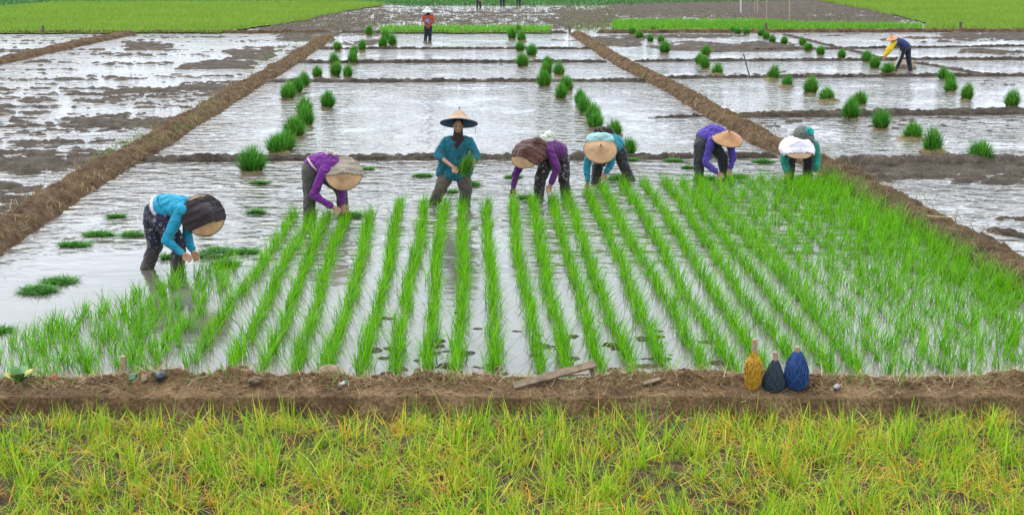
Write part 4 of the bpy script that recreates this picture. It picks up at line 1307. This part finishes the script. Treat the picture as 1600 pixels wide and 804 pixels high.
hat_cloth(ht, og, c, axd, .28, .15, s_brown, (-.45, -.3, -1), -1.1, .52, puff=.016, seed=8)
fuse("headcloth_tail", [('c', P(846, 228, Y0 - .12), .10, P(851, 243, Y0 - .16), .06), ('c', P(840, 225, Y0 - .1), .11, P(850, 232, Y0 - .1), .08)], .009, s_brown, r, og, 5, .02, 9, 3)
cream = cloth_mat("cream_cloth", (0.72, 0.70, 0.60), .08)
fuse("back_wrap", [('e', P(858, 210, Y0 + .02), (.075, .06, .06)), ('e', P(850, 216, Y0 + .0), (.07, .06, .055)), ('e', P(861, 214, Y0 + .03), (.055, .05, .06)), ('c', P(852, 218, Y0), .05, P(860, 219, Y0 + .03), .05)], .007, cream, r, og, 4, .016, 10)
glove = cloth_mat("dark_glove", (0.03, 0.022, 0.02), .3)
fuse("glove", hand_prims(J['wriB'], J['hanB'], -1) + [('c', J['wriB'], .032, J['elbB'] * .3 + J['wriB'] * .7, .040)], .006, glove, r, og, 1, 0)

# --- teal shirt, plain hat facing the camera
s_aqua = cloth_mat("aqua_cloth", (0.012, 0.26, 0.33), .22)
t_dk = cloth_mat("dark_print_cloth", (0.035, 0.032, 0.040), .35, MUDC, 0.05, 'flower', (0.17, 0.14, 0.11), 18)
r, og, J, Y0, hd = person({'pelvis': (962, 226, .50), 'mid': (954, 220, .30), 'chest': (946, 224, .08), 'neck': (941, 229, -.04), 'head': (938, 236, -.10),
    'hipA': (948, 238, .42), 'kneA': (934, 259, .22), 'ankA': (930, 294, .18), 'hipB': (969, 238, .48), 'kneB': (974, 257, .42), 'ankB': (986, 285, .42),
    'shoA': (922, 237, .0), 'elbA': (917, 262, -.05), 'wriA': (918, 283, -.10), 'hanA': (919, 294, -.1), 'shoB': (956, 238, .05), 'elbB': (954, 258, .0), 'wriB': (947, 269, -.08), 'hanB': (942, 278, -.1)},
    (932, 289), "bending worker in aqua shirt whose round straw hat faces the camera", GW, s_aqua, t_dk, scarf=t_navy, shirt_r=.98)
c = P(938, 234, Y0 - .18); axd = (0.0, -.70, .71)
ht = make_hat(r, og, c, axd, .285, .13, M_HAT, M_RIM)
paleaq = cloth_mat("pale_aqua_cloth", (0.35, 0.58, 0.57), .12)
fuse("neck_cloth", [('e', P(938, 214, Y0 + .02), (.225, .10, .075)), ('e', P(928, 218, Y0 + .0), (.14, .09, .07)), ('e', P(948, 218, Y0 + .0), (.14, .09, .07))], .009, paleaq, r, og, 5, .016, 8)
bagm = cloth_mat("dark_printed_bag", (0.035, 0.028, 0.025), .3, None, 0, 'flower', (0.34, 0.24, 0.06), 16)
fuse("waist_wrap", [('c', P(932, 203, Y0 + .22), .05, P(952, 202, Y0 + .26), .055), ('c', P(952, 203, Y0 + .26), .055, P(959, 212, Y0 + .3), .045)], .008, bagm, r, og, 4, .012, 9)

# --- violet shirt
s_vio = cloth_mat("violet_cloth", (0.085, 0.05, 0.34), .2)
t_char = cloth_mat("charcoal_cloth", (0.045, 0.044, 0.050), .3, MUDC, 0.05)
r, og, J, Y0, hd = person({'pelvis': (1101, 215, .04), 'mid': (1112, 207, .03), 'chest': (1123, 209, -.02), 'neck': (1130, 213, -.08), 'head': (1136, 219, -.12),
    'hipA': (1095, 226, -.06), 'kneA': (1092, 250, -.06), 'ankA': (1092, 284, -.04), 'hipB': (1112, 225, .14), 'kneB': (1128, 244, .14), 'ankB': (1134, 280, .12),
    'shoA': (1112, 219, -.17), 'elbA': (1102, 255, -.20), 'wriA': (1120, 269, -.2), 'hanA': (1129, 276, -.2), 'shoB': (1142, 226, .06), 'elbB': (1145, 247, .02), 'wriB': (1141, 262, -.05), 'hanB': (1138, 272, -.07)},
    (1104, 278), "bending worker in violet shirt and plain brown conical hat with dark rim", GW, s_vio, t_char, scarf=t_navy, shirt_r=1.0)
c = P(1136.5, 216, Y0 - .2); axd = (0.12, -.42, .90)
ht = make_hat(r, og, c, axd, .28, .15, M_HAT2, M_RIM)
fuse("hat_knob", [('c', P(1138.5, 200, Y0 - .2), .016, P(1139, 195, Y0 - .2), .012)], .006, M_RIM, r, og, 1)

# --- green sleeves with white-covered hat
s_olive = cloth_mat("olive_grey_cloth", (0.075, 0.085, 0.065), .25)
s_grn = cloth_mat("emerald_cloth", (0.015, 0.26, 0.17), .3, None, 0, 'flower', (0.03, 0.36, 0.38), 12)
r, og, J, Y0, hd = person({'pelvis': (1254, 216, .45), 'mid': (1253, 210, .26), 'chest': (1251, 216, .06), 'neck': (1248, 223, -.04), 'head': (1246, 231, -.12),
    'hipA': (1241, 226, .38), 'kneA': (1235, 250, .2), 'ankA': (1232, 284, .14), 'hipB': (1264, 226, .4), 'kneB': (1263, 248, .24), 'ankB': (1262, 276, .24),
    'shoA': (1228, 232, .0), 'elbA': (1225, 250, -.05), 'wriA': (1229, 266, -.1), 'hanA': (1233, 276, -.1), 'shoB': (1272, 226, .0), 'elbB': (1277, 246, -.02), 'wriB': (1275, 263, -.05), 'hanB': (1280, 271, -.06)},
    (1246, 281), "bending worker with emerald sleeves and a white cloth tied over the hat", GW, s_olive, t_char, scarf=t_char, shirt_r=1.0)
for q in 'AB':
    fuse("sleeve", [('c', J['sho' + q], .083, J['elb' + q], .068), ('c', J['elb' + q], .068, J['wri' + q], .055)], .008, s_grn, r, og, 4, .014, 8)
c = P(1246, 230.5, Y0 - .2); axd = (0.02, -.54, .84)
ht = make_hat(r, og, c, axd, .295, .15, M_HAT3, M_RIM, knob=False)
lil = cloth_mat("white_lilac_cloth", (0.72, 0.66, 0.76), .07)
hat_cloth(ht, og, c, axd, .295, .15, lil, (0, 0, -1), -1.1, .62, puff=.016, seed=11)
teal2 = cloth_mat("turquoise_cloth", (0.03, 0.42, 0.38), .3)
fuse("neck_knot", [('e', P(1264, 203, Y0 + .1), (.06, .05, .05)), ('e', P(1268, 206, Y0 + .12), (.04, .04, .05)), ('c', P(1255, 206, Y0 + .1), .035, P(1268, 208, Y0 + .1), .04)], .007, teal2, r, og, 3, .015, 12)

# --- far standing worker in orange-red
s_red = cloth_mat("coral_red_cloth", (0.42, 0.085, 0.055), .2)
r, og, J, Y0, hd = person({'pelvis': (669, 41), 'mid': (669, 34), 'chest': (669, 27), 'neck': (669, 21.5), 'head': (668, 17.5), 'hipA': (666, 42.5), 'kneA': (665.5, 53), 'ankA': (664.5, 65.5), 'hipB': (672, 42.5), 'kneB': (671.8, 53), 'ankB': (671.8, 65.5),
    'shoA': (662.5, 25), 'elbA': (661, 33), 'wriA': (666, 35, -.14), 'hanA': (668, 35, -.18), 'shoB': (675.5, 25), 'elbB': (677.5, 34), 'wriB': (672, 36, -.14), 'hanB': (670, 36, -.18)},
    (668, 64), "far standing worker in coral red shirt and white conical hat", None, s_red, t_navy, scarf=m_maroon, head_face=(0, -1, -.1), voxel=.014, detail=False)
c = P(667.8, 18.2, Y0 - .03)
make_hat(r, og, c, (0, -.12, 1), .27, .26, white_c, M_RIM)
m_bl = plain_mat("blue_plastic", (0.10, 0.28, 0.55), .4)
o = link("bowl", lump("bowl", .09, .06, .09, m_bl, .05), None, P(668, 33.5, Y0 - .24))
tag(o, "light blue bowl held at the chest of the far coral-shirted worker", "bowl")

# --- far bending worker in navy with yellow arm
s_nav2 = cloth_mat("deep_blue_cloth", (0.022, 0.040, 0.15), .25)
yel = cloth_mat("yellow_cloth", (0.75, 0.50, 0.015), .12)
r, og, J, Y0, hd = person({'pelvis': (1415, 72), 'mid': (1409, 67), 'chest': (1402, 65), 'neck': (1398, 63.5, -.03), 'head': (1394, 62, -.06), 'hipA': (1412, 75, -.09), 'kneA': (1408, 89, -.09), 'ankA': (1399, 110, -.05), 'hipB': (1418, 75, .09), 'kneB': (1419.5, 92, .09), 'ankB': (1423, 114, .1),
    'shoA': (1398, 66, -.15), 'elbA': (1390, 77, -.2), 'wriA': (1383, 87, -.22), 'hanA': (1380, 93, -.22), 'shoB': (1401, 67, .12), 'elbB': (1395, 75, .1), 'wriB': (1386, 76, .05), 'hanB': (1382, 79, .05)},
    (1413, 111), "far bending worker in deep blue with one bright yellow sleeve and orange hat", None, s_nav2, t_navy, scarf=t_navy, voxel=.013, detail=False)
fuse("yellow_sleeve", [('c', J['shoA'], .085, J['elbA'], .115), ('c', J['elbA'], .115, J['wriA'], .07)], .013, yel, r, og, 4, .008, 8)
fuse("trouser_stripe", [('c', J['hipA'] + np.array([-.11, -.06, -.12]), .03, J['kneA'] + np.array([-.08, -.06, 0]), .035), ('c', J['kneA'] + np.array([-.08, -.06, 0]), .035, J['ankA'] + np.array([-.05, -.06, .12]), .03)], .012, white_c, r, og, 3)
M_ORH = hat_mat("orange_straw_hat", (0.66, 0.26, 0.12))
make_hat(r, og, P(1393.5, 60.5, Y0 - .1), (-.25, -.25, .93), .19, .15, M_ORH, M_RIM)
splash = soil_mat("straw_heap", (0.20, 0.15, 0.09), (0.32, 0.25, 0.16), (0.42, 0.35, 0.24), scale=9)
o = link("straw_heap", lump("straw_heap", .38, .3, .25, splash, .35, seg=20), None, G(1412, 108) + np.array([0.05, .35, .05]))
tag(o, "tan heap of muddy straw behind the legs of the far blue worker", "straw heap")

# --- three distant workers whose upper halves leave the frame
for bx, by, lab, sm, tm in ((748, 13, "distant worker in grey-blue clothes, leftmost of three at the far mud edge", s_nav2, t_char), (785, 9.5, "distant worker in grey clothes between two others at the far mud edge", t_char, t_navy), (810, 8.5, "distant worker in navy clothes, rightmost of three at the far mud edge", s_nav2, t_navy)):
    q = (by + 70) / H
    f_ = lambda dx, dz_, d=0: (bx + dx * q, by - dz_ * q, d)
    person({'pelvis': f_(0, .85), 'mid': f_(.03, 1.0), 'chest': f_(.12, 1.12, -.1), 'neck': f_(.2, 1.2, -.2), 'head': f_(.26, 1.22, -.3), 'hipA': f_(-.08, .82), 'kneA': f_(-.10, .45), 'ankA': f_(-.12, .0), 'hipB': f_(.09, .82), 'kneB': f_(.10, .45), 'ankB': f_(.12, .0),
        'shoA': f_(-.06, 1.12, -.1), 'elbA': f_(-.08, .85, -.25), 'wriA': f_(.02, .62, -.35), 'hanA': f_(.05, .54, -.36), 'shoB': f_(.28, 1.12, -.1), 'elbB': f_(.33, .86, -.25), 'wriB': f_(.2, .62, -.35), 'hanB': f_(.17, .54, -.36)},
        (bx, by), lab, "distant workers at the far mud edge", sm, tm, voxel=.02, detail=False)

# ------------------------------------------------------------------ twine on stakes
def tube(pts, r, seg=5):
    pts = np.asarray(pts, float)
    n = len(pts)
    tg = np.gradient(pts, axis=0); tg /= np.linalg.norm(tg, axis=1)[:, None] + 1e-9
    ref = np.array([0.3, 0.2, 0.93])
    u = np.cross(tg, ref); u /= np.linalg.norm(u, axis=1)[:, None] + 1e-9
    w_ = np.cross(tg, u)
    th = np.linspace(0, 2 * np.pi, seg, endpoint=False)
    V = pts[:, None] + r * (np.cos(th)[None, :, None] * u[:, None] + np.sin(th)[None, :, None] * w_[:, None])
    F_ = np.array([(i * seg + j, i * seg + (j + 1) % seg, (i + 1) * seg + (j + 1) % seg, (i + 1) * seg + j) for i in range(n - 1) for j in range(seg)])
    return V.reshape(-1, 3), F_

def twine_stake(px0, pbot, ptop, pstake, wpx, spx, prof, mat, label):
    b = on_bund(px0, pbot, -.005)
    zb = b[2]
    sc = F / (b[1] * CP + (H - b[2]) * SP)
    hb = P(px0, ptop, b[1])[2] - zb
    hs_ = P(px0, pstake, b[1])[2] - zb
    R = wpx / sc / 2; sr = spx / sc / 2
    root = empty("twine_stake", b)
    tag(root, label, "twine", "wound twine on stakes standing on the near bund")
    lean = Matrix.Rotation(RNG.uniform(-.06, .06), 4, 'Y')
    bm = bmesh.new()
    bmesh.ops.create_cone(bm, cap_ends=True, segments=9, radius1=sr * .8, radius2=sr, depth=hs_ + .2, matrix=Matrix.Translation((0, 0, (hs_ - .2) / 2)))
    bmesh.ops.bevel(bm, geom=[e for e in bm.edges if e.calc_face_angle(0) > 1], offset=.005, segments=1, affect='EDGES')
    me = bpy.data.meshes.new("stake"); bm.to_mesh(me); bm.free(); me.materials.append(M_WOODP)
    link("stake", me, root)
    pr = lambda t: R * np.interp(t, np.linspace(0, 1, len(prof)), prof)
    parts = []
    n = 24
    # core
    tt = np.linspace(0, 1, 14); th = np.linspace(0, 2 * np.pi, n, endpoint=False)
    V = np.array([(0.93 * pr(t) * math.cos(a), 0.93 * pr(t) * math.sin(a), hb * t) for t in tt for a in th])
    F_ = np.array([(i * n + j, i * n + (j + 1) % n, (i + 1) * n + (j + 1) % n, (i + 1) * n + j) for i in range(13) for j in range(n)])
    parts.append((V, F_, np.zeros((len(V), 3))))
    for k in range(70):
        a0 = RNG.uniform(0, 6.28); up = RNG.uniform(.6, 2.6) * RNG.choice([-1, 1])
        t = np.linspace(RNG.uniform(0, .15), RNG.uniform(.82, 1.0), 26)
        t = t if RNG.random() < .5 else np.clip(0.5 + 0.5 * np.sin(np.linspace(0, 6.28, 26)) * RNG.uniform(.5, .95) + RNG.uniform(-.2, .2), 0.02, 1)
        a = a0 + up * np.linspace(0, 1, 26) * (2 if RNG.random() < .3 else 1)
        rr = pr(t) * RNG.uniform(.93, 1.10)
        V, F_ = tube(np.c_[rr * np.cos(a), rr * np.sin(a), hb * t], RNG.uniform(.0035, .006))
        parts.append((V, F_, np.zeros((len(V), 3))))
    V, Q, _ = merge(parts)
    link("twine", mesh_np("twine", V, Q, mat), root)
M_WOODP = plain_mat("pale_stake_wood", (0.38, 0.25, 0.15), .8, .25, 20, .4)
twine_stake(1176, 606, 549, 529, 26, 9, [.62, .82, .92, .97, 1.0, .92, .55, .35], plain_mat("yellow_twine", (0.46, 0.25, 0.010), .8, .5, 40), "yellow twine wound on a tall stake, leftmost of three twine bundles")
twine_stake(1209, 607, 562, 549, 34, 7.5, [.98, 1.0, .95, .84, .72, .58, .42, .22], plain_mat("dark_twine", (0.018, 0.035, 0.05), .8, .4, 60), "dark blue-black twine cone on a stake between yellow and blue twine")
twine_stake(1243, 604, 549, 541, 35, 8.5, [.75, .92, 1.0, 1.0, .93, .80, .58, .35], plain_mat("blue_twine", (0.012, 0.055, 0.20), .8, .5, 30), "bright blue twine wound on a stake, rightmost of three twine bundles")

# ------------------------------------------------------------------ posts, plank, litter on the near bund
def box_obj(name, a, b, wd, th, mat, up=(0, 0, 1), jag=0.15):
    a, b = Vector(a), Vector(b)
    ax_ = (b - a); L = ax_.length; ax_.normalize()
    u = Vector(up); s = ax_.cross(u).normalized(); n_ = s.cross(ax_)
    V = []; N = 10
    for i in range(N + 1):
        t = i / N
        k = 1 + jag * (random.random() - .5)
        c_ = a + (b - a) * t
        for (p, q) in ((-1, -1), (1, -1), (1, 1), (-1, 1)):
            V.append(c_ + s * p * wd / 2 * k + n_ * q * th / 2 * (1 + jag * (random.random() - .5)))
    F_ = [(i * 4 + j, i * 4 + (j + 1) % 4, (i + 1) * 4 + (j + 1) % 4, (i + 1) * 4 + j) for i in range(N) for j in range(4)] + [(3, 2, 1, 0), (N * 4, N * 4 + 1, N * 4 + 2, N * 4 + 3)]
    me = bpy.data.meshes.new(name); me.from_pydata([v_ - a for v_ in V], [], F_); me.materials.append(mat)
    o = link(name, me, None, a)
    bv = o.modifiers.new("bevel", 'BEVEL'); bv.width = min(wd, th) * .12; bv.segments = 1
    return o

pa = on_bund(802, 606, .02)
o = box_obj("wooden_plank", pa, P(930, 568, pa[1] + .30), .075, .028, M_WOOD, up=(0, -.55, .83))
tag(o, "weathered plank lying slanted on the near bund, one end propped up", "plank")
pp = P(925, 598, pa[1] + .30)
o = box_obj("broken_stick", (pp[0] + .02, pp[1], .1), P(924, 570, pa[1] + .31), .035, .03, plain_mat("dark_wood", (0.10, 0.065, 0.04), .9, .4), up=(0, -1, 0))
tag(o, "dark broken stick propping up the raised end of the plank", "stick")
o = box_obj("fallen_branch", P(808, 589, pa[1] + .34), P(920, 584, pa[1] + .36), .025, .02, M_WOODP)
tag(o, "thin pale branch lying behind the slanted plank", "branch")
o = link("stone", lump("stone", .135, .10, .085, plain_mat("brown_stone", (0.24, 0.165, 0.11), .9, .35, 14, .7), .16, seg=28), None, G(517, 584, .16))
tag(o, "rounded brown stone on the back edge of the near bund", "stone")

def post(px0, ybot, ytop, wpx, z0, mat, label, lean=0.0, name="wooden_post", sink=.2, extra=0.0, group=None, dark=False):
    b = G(px0, ybot, z0)
    sc = 1 / np.linalg.norm(G(px0 + 1, ybot, z0) - b)
    tp_ = P(px0 + lean, ytop, b[1])
    tp_ = tp_ + (tp_ - b) * extra
    n, m = 8, 8
    V = []
    dirv = tp_ - b; 
    for i in range(m + 1):
        t = -sink / np.linalg.norm(dirv) + (1 + sink / np.linalg.norm(dirv)) * i / m
        c_ = dirv * t
        r_ = wpx / sc / 2 * (1.05 - .15 * i / m) * (1 + .08 * math.sin(i * 2.1 + px0))
        for j in range(n):
            a = 2 * math.pi * j / n
            V.append((c_[0] + r_ * math.cos(a) * (1 + .1 * math.sin(j * 3 + px0)), c_[1] + r_ * math.sin(a), c_[2]))
    F_ = [(i * n + j, i * n + (j + 1) % n, (i + 1) * n + (j + 1) % n, (i + 1) * n + j) for i in range(m) for j in range(n)]
    V.append(tuple(dirv * 1.0 + np.array([0, 0, .004])))
    me = bpy.data.meshes.new(name)
    me.from_pydata(V, [], F_ + [(m * n + j, m * n + (j + 1) % n, len(V) - 1) for j in range(n)])
    me.materials.append(mat)
    o = link(name, me, None, b)
    return tag(o, label, name.split("_")[-1], group)

post(192, 583, 556, 8, .18, M_WOODP, "short sawn wooden post at the left end of the near bund mound", name="wooden_post")
post(777, 587, 572, 6.5, .10, plain_mat("old_wood", (0.12, 0.085, 0.06), .9, .3), "dark stub of a stake at the foot of a rice row behind the bund", name="wooden_stake")
M_DW = plain_mat("grey_wood", (0.13, 0.10, 0.08), .9, .3)
post(67, 52, 40, 4.5, .06, M_DW, "stubby grey post at the edge of the far left rice field")
post(1197, 48, 36.5, 4.5, .06, M_DW, "stubby dark post at the nursery strip behind the right plots")
post(1501, 47, 34, 5, .06, M_DW, "stubby post at the edge of the far right rice field")
post(890, 49, 42, 4, .1, M_DW, "small dark stub at the far end of the right bund")
post(1171.6, 121, 84, 2.2, 0, M_DW, "dark leaning pole stuck in the water of the right plots", lean=-10, name="leaning_pole")
post(1157.5, 21, 0, 2.2, 0, M_PALE, "whitish thin pole standing in the far brown mud", name="thin_pole", extra=1.1)
post(1179, 21, 0, 1.2, 0, M_BAMBOO, "thin bamboo pole, left one of a close pair in the far mud", name="bamboo_pole", extra=1.1)
post(1183.5, 24, 0, 1.2, 0, M_BAMBOO, "thin bamboo pole, right one of a close pair in the far mud", name="bamboo_pole", extra=1.0)
post(1198, 33, 0, 1.3, 0, M_BAMBOO, "thin bamboo pole standing behind the stubby dark post", name="bamboo_pole", extra=.6)
post(1233.5, 35, 0, 1.8, 0, M_BAMBOO, "light bamboo pole at the back of the nursery strip, rightmost pole", name="bamboo_pole", extra=.6)
for x_, lab in ((763, "thin marker stick before the nursery strip, longer of two"), (767 + 0, None)):
    if lab: post(724, 51, 41, 1.4, 0, M_BAMBOO, lab, name="marker_stick")
post(767, 52, 47.5, 1.4, 0, M_PALE, "short pale marker stick before the nursery strip", name="marker_stick")
o = box_obj("straw_stalk", G(1449, 337, .26), G(1494, 340, .24), .02, .012, M_BAMBOO); tag(o, "single pale straw stalk lying on the right bund", "straw")

# litter
def crumple(name, w_, d_, h_, mat, px0, py0, z, label, cat, amp=.5):
    o = link(name, lump(name, w_, d_, h_, mat, amp, seg=16), None, on_bund(px0, py0, h_ * .5))
    o.rotation_euler = (RNG.uniform(-.3, .3), RNG.uniform(-.3, .3), RNG.uniform(0, 3))
    return tag(o, label, cat)
M_RED = plain_mat("red_plastic", (0.45, 0.04, 0.05), .5, .3, 20)
M_WHT = plain_mat("white_plastic", (0.45, 0.42, 0.38), .6, .2, 20)
M_GRP = plain_mat("green_plastic", (0.09, 0.22, 0.13), .6, .3, 20)
M_BGE = plain_mat("beige_paper", (0.30, 0.22, 0.14), .8, .2, 20)
M_BLK = plain_mat("black_plastic", (0.03, 0.033, 0.04), .4, .3, 20)
crumple("red_wrapper", .035, .03, .035, M_RED, 84, 594, .19, "crumpled bright red wrapper at the left end of the near bund", "litter")
crumple("green_wrapper", .05, .03, .035, M_GRP, 208, 592, .22, "crumpled green plastic wrapper beside the short wooden post", "litter")
crumple("paper_scrap", .03, .025, .035, M_BGE, 226, 593, .22, "beige scrap of paper right of the green wrapper", "litter")
crumple("black_bag", .06, .05, .04, M_BLK, 250, 590, .23, "crumpled black plastic bag on the rubble mound", "litter")
crumple("white_wrapper", .035, .025, .022, M_WHT, 535, 601, .18, "white plastic scrap in front of the brown stone", "litter")
crumple("plastic_ring", .014, .016, .026, M_GRP, 541, 599, .18, "small green plastic ring beside the white plastic scrap", "litter")
crumple("plastic_bottle", .06, .03, .025, plain_mat("clear_plastic", (0.30, 0.31, 0.29), .3, .2, 20), 1307, 606, .17, "crushed clear plastic bottle right of the blue twine", "bottle", .25)
crumple("pale_rag", .11, .05, .03, plain_mat("pale_rag", (0.24, 0.175, 0.12), .9, .3, 14), 400, 597, .2, "dirty pale rag trampled into the near bund left of the stone", "rag", .5)
o = box_obj("wood_chip", on_bund(1005, 602, .02), on_bund(1032, 596, .03), .06, .015, M_WOOD); tag(o, "short broken board piece right of the propped plank", "board")
# pebbles and clods on the near bund: real, small and many
parts_ = []
base_s = lump("s", 1, 1, .7, None if False else M_NEAR, .3, seg=8)
bv = np.array([v_.co[:] for v_ in base_s.vertices]); bm = bmesh.new(); bm.from_mesh(base_s); bmesh.ops.triangulate(bm, faces=bm.faces); bf = np.array([[v_.index for v_ in f_.verts] for f_ in bm.faces]); bm.free()
Vs, Fs, o_ = [], [], 0
for _ in range(900):
    x = RNG.uniform(-5.2, 5.2); d_ = RNG.normal(.36, .12) if RNG.random() < .7 else RNG.uniform(-.15, .5)
    y = NB_F + d_
    z = float(near_bund_z(np.array([x]), np.array([y]))[0])
    s = RNG.uniform(.006, .022)
    a = RNG.uniform(0, 6.28)
    rot = np.array([[math.cos(a), -math.sin(a), 0], [math.sin(a), math.cos(a), 0], [0, 0, 1]])
    Vs.append((bv * s) @ rot.T + np.array([x, y, z])); Fs.append(bf + o_); o_ += len(bv)
tag(link("pebbles", mesh_np("pebbles", np.concatenate(Vs), np.concatenate(Fs), M_NEAR)), "small clods and pebbles scattered on the near bund", "pebbles", None, "stuff")

# broad-leaved weed at the left end of the near bund
wr = empty("leafy_weed", on_bund(30, 602))
tag(wr, "low broad-leaved weed with green and yellow leaves at the bund's left end", "weed")
lm = {0: plain_mat("weed_leaf", (0.06, 0.20, 0.03), .5, .2), 1: plain_mat("yellow_leaf", (0.42, 0.36, 0.06), .6, .2)}
for k in range(9):
    a = k * .75; L = .10 + .03 * (k % 3)
    V, F_ = [], []
    for i in range(6):
        t = i / 5
        wdt = .045 * math.sin(math.pi * min(1, t * .9 + .08)) 
        zc = .03 + .12 * math.sin(t * 1.7) * (.6 + .1 * (k % 4)); rr_ = .02 + L * t
        for q in (-1, 0, 1):
            V.append((rr_ * math.cos(a) - q * wdt * math.sin(a), rr_ * math.sin(a) + q * wdt * math.cos(a), zc + .012 * abs(q)))
    for i in range(5):
        for q in (0, 1):
            F_.append((i * 3 + q, i * 3 + q + 1, i * 3 + q + 4, i * 3 + q + 3))
    link("leaf", mesh_np("leaf", V, F_, lm[1 if k in (1, 4, 6) else 0]), wr)
print("done")
